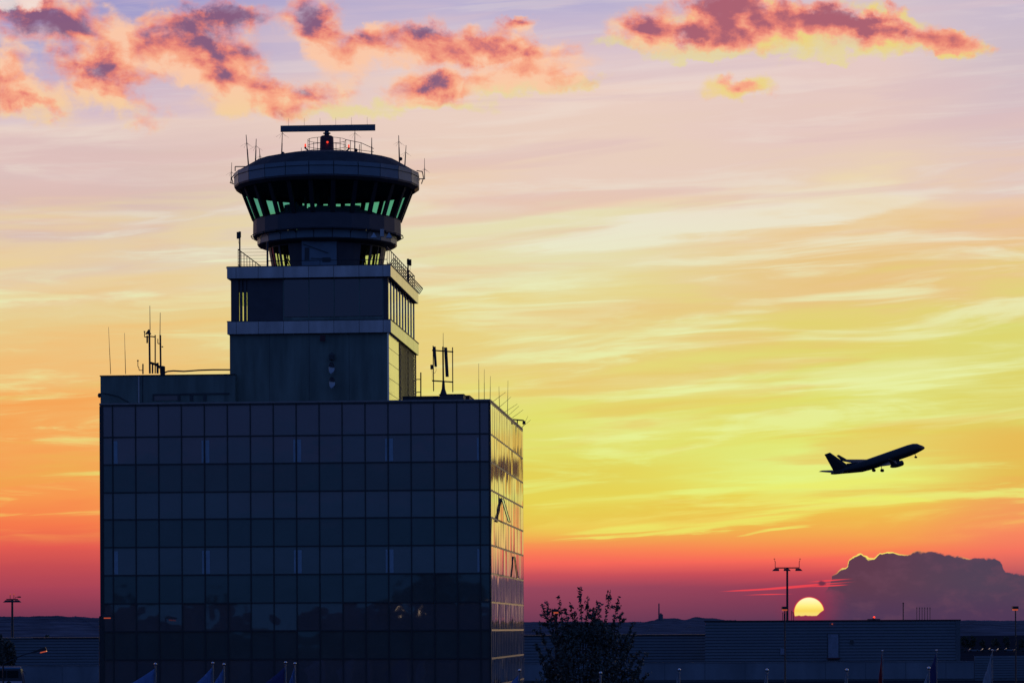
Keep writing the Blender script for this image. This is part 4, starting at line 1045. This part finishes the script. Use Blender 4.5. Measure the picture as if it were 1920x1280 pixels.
def far_tree(px, ytop, ybase, wpx, Y, lab, group, seed, m='leaffar', n=900):
    rnd = random.Random(seed); p = at(px, ybase, Y); p.z = 0; t = at(px, ytop, Y); k = Y / F
    o = thing('tree', lab, 'tree', p, group); h = t.z; w = wpx * k / 2
    MB().tube(p, p + Vector((0, 0, h * .55)), .03 * h, .012 * h, n=7).tube(p + Vector((0, 0, h * .4)), p + Vector((w * .5, 0, h * .7)), .014 * h, .005 * h, n=5).tube(p + Vector((0, 0, h * .4)), p + Vector((-w * .5, 0, h * .68)), .014 * h, .005 * h, n=5).build('trunk', M['bark'], o)
    b = MB(); cl = [(rnd.uniform(-.6, .6), rnd.uniform(-.6, .6), rnd.uniform(.35, .82), rnd.uniform(.3, .5)) for _ in range(9)] + [(0, 0, .85, .3), (0, 0, .6, .6)]
    for _ in range(n):
        cx, cy, cz, cr = rnd.choice(cl); d = Vector((rnd.gauss(0, 1), rnd.gauss(0, 1), rnd.gauss(0, 1))).normalized() * (rnd.random() ** .4) * cr
        c = p + Vector(((cx + d.x) * w, (cy + d.y) * w, min(h, (cz + d.z * .42) * h)))
        leaf_at(b, c, rnd.uniform(.03, .06) * h * (1 if h < 12 else .7), rnd)
    b.build('crown', M[m], o)
    return o
ft = [(1808, 1190, 20, 'bushy far tree touching the hangar corner'), (1823, 1189, 20, 'bushy far tree second from the hangar'), (1842, 1197, 15, 'smallest far tree above the parked cars'), (1868, 1194, 20, 'rounded far tree behind the white flag'), (1889, 1191, 21, 'rounded far tree just left of the car park lamp'), (1916, 1195, 18, 'far tree right of the car park lamp')]
for k, (x, y, w, l) in enumerate(ft): far_tree(x, y, 1220, w, 1230, l, 'trees along the far car park', 40 + k)
far_tree(0, 1187, 1290, 44, 610, 'dark bushy tree behind the coach, its top level with the hall roof', None, 77, 'leaf', 2600)
far_tree(16, 1199, 1290, 34, 600, 'smaller dark tree behind the coach, below the far floodlight mast', None, 78, 'leaf', 1800)
far_tree(88, 1187, 1215, 34, 700, 'low shrubby tree poking above the long hall roof', None, 79, 'leaffar', 900)

# ================================================================== BEHIND THE CAMERA (mirrored by the glass block)
def mirrored(px, py, Yv):
    p = at(px, py, Yv); d = (p - P0); d.z = 0
    return p - E2 * (2 * d.dot(E2))
opp = thing('opposite_terminal', 'dark stepped terminal seen only as a reflection in the lower glass panels', 'building', mirrored(520, 1178, 520))
def ob(px0, px1, py, Yv, m, nm):
    a, c = mirrored(px0, py, Yv), mirrored(px1, py, Yv)
    e = (c - a); e.z = 0; nrm = Vector((-e.y, e.x, 0)).normalized() * -14
    if nrm.y > 0: nrm = -nrm
    z = a.z
    q = [a, c, c + nrm, a + nrm]
    MB().hexa([Vector((v.x, v.y, 0)) for v in q] + [Vector((v.x, v.y, z)) for v in q]).build(nm, m, opp)
ob(120, 250, 1128, 480, M['oppwall'], 'wing'); ob(252, 378, 1150, 520, M['oppwall'], 'wing'); ob(380, 560, 1163, 540, M['oppwall'], 'wing')
ob(562, 640, 1158, 500, M['oppwall'], 'wing'); ob(642, 685, 1133, 470, M['oppwall'], 'wing'); ob(687, 775, 1150, 500, M['oppwall'], 'wing'); ob(777, 960, 1140, 520, M['oppwall'], 'wing')
def back_tree(px, ytop, wpx, Yv, lab, seed, n=1500):
    rnd = random.Random(seed); t = mirrored(px, ytop, Yv); k = Yv / F; p = Vector((t.x, t.y, 0)); h = t.z; w = wpx * k / 2
    o = thing('tree', lab, 'tree', p, 'trees mirrored in the glass block')
    MB().tube(p, p + Vector((0, 0, h * .5)), .02 * h, .01 * h, n=7).build('trunk', M['bark'], o)
    b = MB()
    for _ in range(n):
        a = rnd.random() * 6.3; zz = rnd.random(); r = w * math.sqrt(rnd.random()) * (1 - .55 * abs(zz - .4)) * (1 + .2 * math.sin(3 * a + 5 * zz))
        leaf_at(b, p + Vector((math.cos(a) * r, math.sin(a) * r, h * (.2 + .8 * zz))), .035 * h, rnd)
    b.build('crown', M['leaf'], o)
back_tree(790, 1072, 90, 430, 'broad dark tree mirrored in the lower right panels', 5, 2600)
back_tree(862, 1082, 70, 430, 'second dark tree mirrored beside the right corner of the block', 6, 2200)
back_tree(405, 1112, 40, 470, 'small dark tree mirrored left of the middle of the block', 7, 900)
back_tree(720, 1125, 60, 400, 'low dark tree mirrored under the lit lamps', 8, 1200)
for k, (x, y, lab) in enumerate(((733, 1150, 'lit lamp mirrored low in the glass with a red glow'), (741, 1128, 'small lit lamp mirrored above the low tree'), (776, 1147, 'lit lamp mirrored at the foot of the broad tree'), (893, 1133, 'lit lamp mirrored near the right corner of the block'))):
    p = mirrored(x, y, 390)
    o = thing('lamp_post', lab, 'street lamp', Vector((p.x, p.y, 0)), 'lit lamps mirrored in the glass block')
    MB().tube(Vector((p.x, p.y, 0)), p, .08, .05, n=6).build('pole', M['steel'], o)
    MB().sphere(p + Vector((0, 0, .12)), .11, 10, 8).build('globe', M['warmlamp'], o)

# ================================================================== SKY
world = bpy.data.worlds.new('World'); scene.world = world; world.use_nodes = True
wt = world.node_tree; wt.nodes.clear()
def nd(t): return wt.nodes.new(t)
class X:
    def __init__(s, sock): s.s = sock
    def _b(s, o, op, rev=False):
        m = nd('ShaderNodeMath'); m.operation = op
        a, b_ = (o, s) if rev else (s, o)
        for i, v in enumerate((a, b_)):
            if isinstance(v, X): wt.links.new(v.s, m.inputs[i])
            else: m.inputs[i].default_value = v
        return X(m.outputs[0])
    def __add__(s, o): return s._b(o, 'ADD')
    __radd__ = __add__
    def __mul__(s, o): return s._b(o, 'MULTIPLY')
    __rmul__ = __mul__
    def __sub__(s, o): return s._b(o, 'SUBTRACT')
    def __rsub__(s, o): return s._b(o, 'SUBTRACT', True)
    def __truediv__(s, o): return s._b(o, 'DIVIDE')
    def mx(s, o): return s._b(o, 'MAXIMUM')
    def mn(s, o): return s._b(o, 'MINIMUM')
    def pw(s, o): return s._b(o, 'POWER')
    def f(s, op):
        m = nd('ShaderNodeMath'); m.operation = op; wt.links.new(s.s, m.inputs[0]); return X(m.outputs[0])
def vec(x, y, z=0.0):
    c = nd('ShaderNodeCombineXYZ')
    for i, v in enumerate((x, y, z)):
        if isinstance(v, X): wt.links.new(v.s, c.inputs[i])
        else: c.inputs[i].default_value = v
    return c.outputs[0]
def noise(v, scale=1.0, detail=4, rough=.55, dist=0.0):
    n_ = nd('ShaderNodeTexNoise'); n_.inputs['Scale'].default_value = scale; n_.inputs['Detail'].default_value = detail
    n_.inputs['Roughness'].default_value = rough; n_.inputs['Distortion'].default_value = dist
    wt.links.new(v, n_.inputs['Vector']); return X(n_.outputs['Fac'])
def sm(a, b_, x):
    m = nd('ShaderNodeMapRange'); m.interpolation_type = 'SMOOTHSTEP'
    wt.links.new(x.s, m.inputs['Value']); 
    for i, v in ((1, a), (2, b_)):
        if isinstance(v, X): wt.links.new(v.s, m.inputs[i])
        else: m.inputs[i].default_value = v
    m.inputs[3].default_value = 0; m.inputs[4].default_value = 1
    return X(m.outputs[0])
def ramp(x, stops, grey=False, interp='LINEAR'):
    r_ = nd('ShaderNodeValToRGB'); cr = r_.color_ramp; cr.interpolation = interp
    while len(cr.elements) < len(stops): cr.elements.new(0.5)
    for e, (p, c) in zip(cr.elements, stops):
        e.position = p; e.color = (c, c, c, 1) if grey else tuple(c) + (1,)
    wt.links.new(x.s, r_.inputs[0]); return r_.outputs[0]
def mix(f_, a, b_):
    m = nd('ShaderNodeMix'); m.data_type = 'RGBA'
    if isinstance(f_, X): wt.links.new(f_.s, m.inputs[0])
    else: m.inputs[0].default_value = f_
    for i, v in ((6, a), (7, b_)):
        if isinstance(v, (tuple, list)): m.inputs[i].default_value = tuple(v) + (1,)
        else: wt.links.new(v, m.inputs[i])
    return m.outputs[2]
tcn = nd('ShaderNodeTexCoord'); nrm = nd('ShaderNodeVectorMath'); nrm.operation = 'NORMALIZE'
wt.links.new(tcn.outputs['Generated'], nrm.inputs[0])
sx = nd('ShaderNodeSeparateXYZ'); wt.links.new(nrm.outputs[0], sx.inputs[0])
dx_, dy_, dz_ = (X(sx.outputs[i]) for i in range(3))
U = dx_._b(dy_, 'ARCTAN2') * 57.0      # azimuth from the view direction, 0.01 of a photo width-ish per unit
V = dz_.f('ARCSINE') * 57.0            # elevation in the same unit
def uv(px, py):
    lx, ly = lev(px, py)
    return math.atan2(lx, F) * 57.0, math.atan2(ly, math.hypot(F, lx)) * 57.0
TOP = 1300.0
def colramp(x, rows_): return ramp(x, sorted([((1178 - py) / TOP, lin(c)) for py, c in rows_]))
C_left = [(-100, (136, 136, 190)), (20, (158, 153, 201)), (110, (172, 165, 205)), (190, (210, 185, 200)), (240, (230, 203, 195)), (310, (222, 194, 190)), (400, (216, 188, 182)), (450, (228, 203, 172)), (510, (234, 207, 160)), (570, (232, 208, 150)), (630, (234, 202, 137)), (700, (240, 192, 122)), (780, (244, 182, 106)), (850, (246, 166, 88)), (920, (248, 152, 80)), (980, (246, 122, 76)), (1020, (228, 92, 80)), (1060, (195, 76, 82)), (1100, (165, 66, 86)), (1150, (120, 56, 82)), (1178, (90, 52, 80))]
C_mid = [(-100, (150, 150, 200)), (10, (182, 174, 208)), (90, (216, 194, 205)), (170, (236, 208, 196)), (300, (233, 206, 190)), (380, (235, 206, 180)), (430, (231, 222, 184)), (480, (230, 222, 174)), (540, (230, 216, 152)), (600, (232, 212, 138)), (660, (232, 208, 126)), (720, (231, 216, 122)), (780, (228, 222, 122)), (850, (226, 224, 108)), (900, (228, 210, 88)), (950, (230, 212, 84)), (985, (234, 198, 80)), (1012, (244, 160, 82)), (1034, (250, 128, 86)), (1056, (246, 104, 90)), (1078, (200, 80, 90)), (1102, (152, 70, 92)), (1165, (112, 58, 85)), (1178, (95, 55, 85))]
C_right = [(-100, (175, 165, 200)), (10, (208, 192, 204)), (150, (230, 202, 198)), (250, (230, 201, 192)), (330, (232, 206, 186)), (390, (236, 214, 178)), (450, (235, 203, 152)), (520, (232, 197, 130)), (580, (228, 210, 122)), (650, (226, 212, 112)), (700, (223, 221, 118)), (760, (223, 221, 112)), (820, (227, 222, 102)), (870, (226, 236, 126)), (915, (230, 234, 112)), (945, (235, 212, 86)), (975, (240, 186, 78)), (1010, (245, 164, 80)), (1036, (250, 132, 82)), (1056, (247, 104, 88)), (1078, (202, 76, 86)), (1104, (146, 62, 86)), (1165, (96, 56, 86)), (1178, (85, 52, 84))]
C_far = [(-100, (160, 155, 195)), (10, (200, 186, 206)), (150, (206, 189, 199)), (250, (216, 191, 195)), (330, (226, 199, 190)), (400, (235, 201, 170)), (470, (235, 196, 146)), (550, (230, 205, 130)), (650, (221, 217, 120)), (760, (223, 210, 102)), (830, (228, 194, 92)), (900, (230, 190, 84)), (950, (240, 166, 90)), (1000, (248, 140, 95)), (1040, (244, 114, 95)), (1078, (190, 90, 95)), (1120, (120, 70, 90)), (1178, (70, 58, 88))]
C_out = [(-100, (160, 155, 195)), (150, (206, 189, 199)), (330, (228, 202, 188)), (470, (236, 206, 150)), (650, (230, 222, 130)), (760, (234, 226, 128)), (860, (238, 230, 128)), (960, (238, 222, 120)), (1030, (240, 196, 120)), (1080, (196, 140, 122)), (1130, (140, 96, 108)), (1178, (80, 62, 88))]  # invented sky right of the view, yellower so the sunward glass reflects brighter
Vt = V - U * 0.055
n1 = noise(vec(U * .11, Vt * .95, 0.3), 1.0, 4, .55, .5)
n2 = noise(vec(U * .21 + 7.0, Vt * 1.9, 2.0), 1.0, 6, .58, .9)
n3 = noise(vec(U * .45 + 17.0, Vt * 7.0, 5.0), 1.0, 4, .6, .4)
amp = sm(1.3, 4.6, V) * (1.0 - sm(7.5, 10.5, V) * .55)
Vr = V + (n1 - .5) * 3.6 * amp + (n2 - .5) * (amp * 1.9 + .15) + (n3 - .5) * (amp * .35)
T = Vr / (TOP / 100.0)
c1, c2, c3, c4 = colramp(T, C_left), colramp(T, C_mid), colramp(T, C_right), colramp(T, C_far)
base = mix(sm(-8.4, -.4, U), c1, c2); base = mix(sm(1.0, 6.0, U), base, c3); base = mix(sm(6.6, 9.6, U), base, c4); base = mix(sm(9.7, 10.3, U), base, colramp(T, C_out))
def blob(px, py, rx, ry, ang=0.0):
    u0, v0 = uv(px, py)
    m = nd('ShaderNodeMapping'); m.vector_type = 'TEXTURE'
    m.inputs['Location'].default_value = (u0, v0, 0); m.inputs['Rotation'].default_value = (0, 0, R(ang)); m.inputs['Scale'].default_value = (rx / 100, ry / 100, 1)
    wt.links.new(UVv, m.inputs['Vector']); g_ = nd('ShaderNodeTexGradient'); g_.gradient_type = 'SPHERICAL'; wt.links.new(m.outputs[0], g_.inputs[0])
    return X(g_.outputs['Fac'])
# cirrus streaks: pale where they catch the low light
hi = ramp(V / 13.0, [(0.0, lin((250, 120, 80))), (.13, lin((250, 210, 90))), (.2, lin((230, 242, 128))), (.34, lin((233, 240, 162))), (.5, lin((234, 234, 186))), (.58, lin((236, 233, 214))), (.8, lin((240, 222, 212)))])
UVs = vec(U + (n1 - .5) * 2.0, V + (n2 - .5) * .55)
def soft(*a):
    global UVv
    keep = UVv; UVv = UVs; b_ = blob(*a); UVv = keep; return b_
UVv = None
pale = soft(1400, 400, 400, 38, 3) * 1.3 + soft(1590, 378, 220, 46, 2) * 1.4 + soft(900, 392, 160, 24) + soft(1120, 455, 300, 30) + soft(1500, 905, 330, 90, 2) * .8 + soft(1660, 735, 240, 60) * .6 + soft(1200, 800, 260, 40, 3) * .7 + soft(1250, 620, 420, 60, 3) * .5 + soft(1750, 690, 260, 40, 3) * .7 + soft(1050, 540, 300, 50, 3) * .6 + soft(1350, 730, 300, 40, 3) * .7 + soft(430, 480, 300, 30, 3) * .6
st = (sm(.49, .66, n2 * .84 + n3 * .17) * .8 + sm(.15, .8, pale + (n3 - .5) * .8) * .7).mn(.92) * sm(1.5, 2.4, V) * (1.0 - sm(6.5, 9.0, V) * .6)
base = mix(st, base, hi)
UVr0 = vec(U, V + (n3 - .5) * .25 + (n2 - .5) * .3)
def thin_(*a):
    global UVv
    keep = UVv; UVv = UVr0; b_ = blob(*a); UVv = keep; return b_
wisp = thin_(1350, 984, 220, 11, 3) + thin_(1460, 992, 90, 4, 8) + thin_(1600, 934, 190, 9, 1) + thin_(1700, 930, 80, 6, -7) + thin_(1290, 996, 120, 8, 3) + thin_(1180, 985, 160, 10, 4) + thin_(1560, 905, 260, 14, 2) + thin_(1450, 968, 200, 8, 3) + thin_(1120, 1004, 140, 4, 3) + thin_(1500, 952, 160, 5, 4)
base = mix(sm(.12, .9, wisp + (n3 - .5) * 1.3) * sm(.02, .2, wisp) * .75, base, lin((236, 236, 108)))
lo = ramp(V / 13.0, [(0.0, lin((230, 80, 70))), (.15, lin((236, 170, 70))), (.3, lin((232, 190, 90))), (.5, lin((234, 196, 140))), (.62, lin((226, 190, 182))), (.85, lin((214, 190, 200)))])
base = mix(sm(.50, .66, noise(vec(U * .16 + 31.0, Vt * 1.9, 9.0), 1.0, 4, .55, .6)) * sm(1.6, 2.6, V) * .5, base, lo)

wob1 = noise(vec(U, V, 1.7), 1.6, 5, .6); wob2 = noise(vec(U, V, 8.2), 1.6, 5, .6)
UVv = vec(U + (wob1 - .5) * .9, V + (wob2 - .5) * .8)
def field(lst):
    t = None
    for a in lst:
        x = blob(*a); t = x if t is None else t + x
    return t
puff = noise(vec(U, V * 1.25, 0.0), 1.7, 5, .52, .5)
puffB = noise(vec(U + .30, V * 1.25 - .26, 0.0), 1.7, 5, .52, .5)
body = field([(70, 20, 150, 60), (190, 115, 130, 105), (360, 95, 170, 80, -5), (50, 185, 130, 50, -18), (20, 120, 60, 60), (400, 30, 150, 42), (520, 185, 190, 42, 4), (430, 150, 120, 60, -25), (590, 40, 70, 70), (620, 105, 95, 50, -20), (790, 85, 160, 58), (910, 88, 120, 44), (960, 48, 50, 26), (800, 170, 110, 40), (960, 150, 210, 30), (1010, 110, 130, 40), (1195, 52, 90, 52), (1310, 62, 120, 50), (1430, 48, 180, 62), (1570, 48, 160, 56), (1690, 62, 130, 44, -10), (1780, 82, 90, 24, -8), (1350, 8, 160, 34), (1385, 164, 90, 30), (700, 75, 60, 40), (230, 195, 120, 40, -25)])
core = field([(90, 45, 130, 38), (165, 130, 95, 42), (415, 98, 120, 50, -12), (400, 34, 140, 36), (40, 188, 100, 28, -15), (560, 165, 90, 20, -12), (585, 52, 40, 45), (935, 92, 80, 32), (965, 45, 40, 18), (1215, 48, 50, 26), (1305, 68, 110, 30), (1420, 30, 110, 30), (1560, 42, 120, 36), (1650, 45, 100, 24, -12), (1330, 8, 130, 24), (800, 60, 60, 20), (815, 160, 40, 24), (240, 150, 110, 40, -20)])
puff2 = noise(vec(U, V * 1.3, 4.0), 4.0, 6, .65, .3)
puff0 = noise(vec(U + 40.0, V * 1.3, 2.0), .8, 3, .5, .3)
tau = (body.mn(1.1)) * .92 + (puff - .5) * 1.6 + (puff0 - .5) * 1.0 + (puff2 - .5) * .42 - .02
puff3 = noise(vec(U - 11.0 + V * .35, V * 1.7, 6.0), .95, 5, .5, .6)
low = sm(10.4, 9.2, V)
thin = mix(low, lin((252, 200, 166)), lin((243, 208, 158)))
thin = mix(sm(1.0, 5.0, U), thin, lin((236, 212, 130)))
def lerp3(x, a, b_, c_, d_):
    y = mix(sm(.15, .55, x), a, b_); y = mix(sm(.45, .9, x), y, c_); return mix(sm(.74, 1.2, x), y, d_)
tc2 = tau * .40 + core * .62 + (puff3 - .5) * 2.0 + (puff2 - .5) * .32 + sm(10.4, 11.8, V) * .42 + (puffB - puff) * 1.3 + .10
ccol = lerp3(tc2, thin, lin((250, 170, 134)), lin((232, 126, 112)), mix(sm(0.0, 4.0, U), lin((132, 88, 122)), lin((170, 92, 108))))
dens = sm(-.18, .74, tau) * sm(.02, .35, body)
glow = field([(1290, 98, 110, 24), (1330, 108, 60, 16), (1480, 92, 160, 26), (1620, 86, 150, 26), (1760, 86, 110, 24, -8), (650, 208, 150, 20), (820, 195, 130, 18), (950, 165, 200, 22), (1385, 168, 80, 14), (1080, 148, 100, 22), (480, 200, 120, 18), (1560, 112, 60, 10), (1170, 85, 70, 22)])
base = mix(sm(.18, .75, glow + (puff - .5) * 1.3) * sm(.02, .15, glow) * .5, base, lin((232, 222, 118)))
veil = sm(.05, .9, body * .7 + (puff0 - .5) * 1.6 + (puff - .5) * .8) * sm(.0, .4, body)
base = mix(veil * .55, base, mix(sm(10.2, 11.4, V), lin((246, 200, 176)), lin((214, 168, 190))))
base = mix(dens * .95, base, ccol)
base = mix(sm(.3, .8, blob(10, 10, 220, 26, 9) + (puff - .5) * .5) * .7, base, lin((240, 235, 230)))

# invented dark cloud strip outside the view, added for the sunward glass to mirror
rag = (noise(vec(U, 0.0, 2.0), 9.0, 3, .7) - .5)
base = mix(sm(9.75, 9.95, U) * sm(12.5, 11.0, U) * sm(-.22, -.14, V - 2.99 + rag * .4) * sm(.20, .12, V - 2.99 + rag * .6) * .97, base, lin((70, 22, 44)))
# --- low cloud bank and sun
us, vs_ = uv(1517, 1147.0)
du = (U - us) * (1 / .272); dv = (V - vs_) * (1 / .272)
rr = (du * du + dv * dv).f('SQRT')
haze_red = sm(2.6, .9, rr) * .35
base = mix(haze_red, base, lin((150, 45, 75)))
ring = sm(1.12, 1.0, rr)
edge = [(1480, 1200), (1548, 1110), (1557, 1092), (1561, 1078), (1572, 1069), (1588, 1064.5), (1592, 1051), (1601, 1042.5), (1612, 1040.5), (1627, 1046), (1641, 1044.5), (1650, 1037), (1663, 1034), (1676, 1036), (1690, 1040.5), (1705, 1040.5), (1719, 1035.5), (1740, 1033.5), (1762, 1037), (1790, 1043), (1812, 1046), (1838, 1049), (1853, 1045), (1866, 1044.5), (1877, 1055), (1866, 1067)]
e2 = [e for e in edge if e[0] < 1877.5][:25] + [(1884, 1068), (1900, 1078), (1980, 1076), (2150, 1080), (2400, 1095)]
e2 = [e for i, e in enumerate(e2) if i == 0 or e[0] > e2[i - 1][0]]
U0, U1 = uv(1480, 1100)[0], uv(2400, 1100)[0]
stops = [((uv(x, y)[0] - U0) / (U1 - U0), uv(x, y)[1] / 2.0) for x, y in e2]
cn = noise(vec(U, V, 0), 10.0, 6, .7)
Uw = U + (noise(vec(U, V, 3), 12.0, 3, .6) - .5) * .07
bw = nd('ShaderNodeRGBToBW'); wt.links.new(ramp((Uw - U0) / (U1 - U0), [(p, max(0, v)) for p, v in stops][:32], True), bw.inputs[0])
H = X(bw.outputs[0]) * 2.0 + (cn - .5) * .08 + (noise(vec(U, V, 6), 4.5, 2, .5) - .5) * .16
dH = V - H
inrange = sm(U0, U0 + .05, U) * sm(U1, U1 - 1.0, U)
cm = sm(.02, -.02, dH) * inrange * sm(uv(1535, 1100)[0], uv(1600, 1100)[0], U + (cn - .5) * .3 + sm(.6, .95, V) * 1.0)
ccol2 = mix(sm(uv(1600, 1100)[0], uv(1850, 1100)[0], U), lin((96, 60, 78)), lin((82, 66, 86)))
ccol2 = mix(sm(.9, .1, V), ccol2, lin((80, 56, 86)))
ccol2 = mix(sm(.45, .7, noise(vec(U, V * 1.6, 12.0), 2.4, 4, .55)) * .35, ccol2, lin((112, 72, 92)))
rimU = bwr = nd('ShaderNodeRGBToBW')
rs_ = [(1556, 0.0), (1566, .12), (1576, .6), (1588, 1), (1630, 1), (1665, 1), (1690, .7), (1706, .12), (1760, 0.0), (1800, .05), (1814, .3), (1822, 0), (1900, 0), (2400, 0)]
wt.links.new(ramp((U - U0) / (U1 - U0), [((uv(x, 1050)[0] - U0) / (U1 - U0), v) for x, v in rs_], True), rimU.inputs[0])
rim = sm(-.022, .0, dH) * sm(.03, .0, dH) * (.55 + cn * .9).mn(1.0) * inrange * X(rimU.outputs[0])
base = mix(cm, base, ccol2)
# sunlit red streaks left of the cloud bank
def streak(px, py, rx, ry, ang): return blob_raw(px, py, rx, ry, ang)
def blob_raw(px, py, rx, ry, ang=0.0):
    global UVv
    keep = UVv; UVv = UVr; b_ = blob(px, py, rx, ry, ang); UVv = keep; return b_
UVr = vec(U, V + (n3 - .5) * .04)
sk = blob_raw(1480, 1101, 130, 2.6, 3.0) + blob_raw(1530, 1095, 90, 2.0, 4.0) + blob_raw(1555, 1087.5, 55, 1.8, 4) + blob_raw(1420, 1105, 90, 2.0, 2) + blob_raw(1440, 1114, 60, 1.5, 1) + blob_raw(1560, 1098, 40, 2.0, 3)
base = mix(sm(.1, .8, sk) * .9, base, lin((244, 70, 80)))
base = mix(sm(.2, .7, blob_raw(1541, 1093, 12, 8) + (cn - .5) * .7), base, lin((112, 50, 72)))

disc = sm(1.04, .97, rr)
cutv = V - uv(1517, 1153.5)[1] - sm(uv(1530, 1150)[0], uv(1546, 1150)[0], U) * .11 - (noise(vec(U, 1.0, 0), 9.0, 3, .6) - .5) * .06
base = mix(ring * sm(-.05, .05, cutv), base, lin((226, 34, 66)))
disc = disc * sm(-.012, .012, cutv)
scol = ramp((dv + 1.0) * .5, [(0.0, lin((252, 190, 120))), (.40, lin((250, 222, 120))), (.55, lin((250, 214, 92))), (.72, lin((255, 240, 130))), (.95, lin((255, 250, 190)))])
base = mix(sm(.02, -.03, cutv) * sm(1.3, .6, rr) * .7, base, lin((140, 45, 76)))
base = mix(disc, base, scol)
base = mix(rim, base, lin((255, 236, 110)))
# --- dusk half of the sky away from the sun, and overhead
sd = Vector((math.sin(R(5.6)), math.cos(R(5.6)), 0))
west = sm(.0, .88, dx_ * sd.x + dy_ * sd.y)
en = noise(vec(dx_ * 9.0, dz_ * 60.0, 4.0), 1.0, 3, .5)
east = ramp(dz_ + (en - .5) * .05, [(0.0, (0.0220, 0.0726, 0.1925)), (.025, (0.0264, 0.0814, 0.2255)), (.042, (0.0308, 0.0836, 0.2365)), (.062, (0.0528, 0.0858, 0.2475)), (.085, (0.0506, 0.0858, 0.2508)), (.15, (0.0374, 0.0836, 0.2585)), (.4, (0.0308, 0.0770, 0.2640)), (1.0, (0.0264, 0.0660, 0.2475))])
base = mix(west, east, base)
base = mix(sm(.22, .75, dz_), base, (.027, .068, .235))
base = mix(sm(.0, -.02, dz_), base, (.01, .012, .03))
bg = nd('ShaderNodeBackground'); wt.links.new(base, bg.inputs['Color']); bg.inputs['Strength'].default_value = 1.0
ow = nd('ShaderNodeOutputWorld'); wt.links.new(bg.outputs[0], ow.inputs['Surface'])

# ------------------------------------------------------------------ sun lamp: just above the hills, where the disc is
sl = bpy.data.lights.new('Sun', 'SUN'); sl.energy = 0.1; sl.angle = R(.5); sl.color = (1.0, .58, .26)
so = bpy.data.objects.new('Sun', sl); COL.objects.link(so)
lx, ly = lev(1517, 1140); dsun = Vector((lx / F, 1, ly / F)).normalized()
so.rotation_euler = dsun.to_track_quat('Z', 'Y').to_euler(); so.location = (60, 300, 60)

# ------------------------------------------------------------------ camera
cd = bpy.data.cameras.new('Camera'); co = bpy.data.objects.new('Camera', cd); COL.objects.link(co)
cd.sensor_width = 36; cd.lens = 36 * F / 1920; cd.shift_y = (PPY - 640) / 1920
cd.clip_start = .5; cd.clip_end = 60000
co.location = (0, 0, HC)
co.rotation_euler = (Matrix.Rotation(R(90), 4, 'X') @ Matrix.Rotation(-ROLL, 4, 'Z')).to_euler()
scene.camera = co
scene.view_settings.view_transform = 'Standard'; scene.view_settings.look = 'None'
scene.view_settings.exposure = 0; scene.view_settings.gamma = 1
scene.cycles.max_bounces = 6; scene.cycles.transparent_max_bounces = 12
scene.cycles.caustics_reflective = False
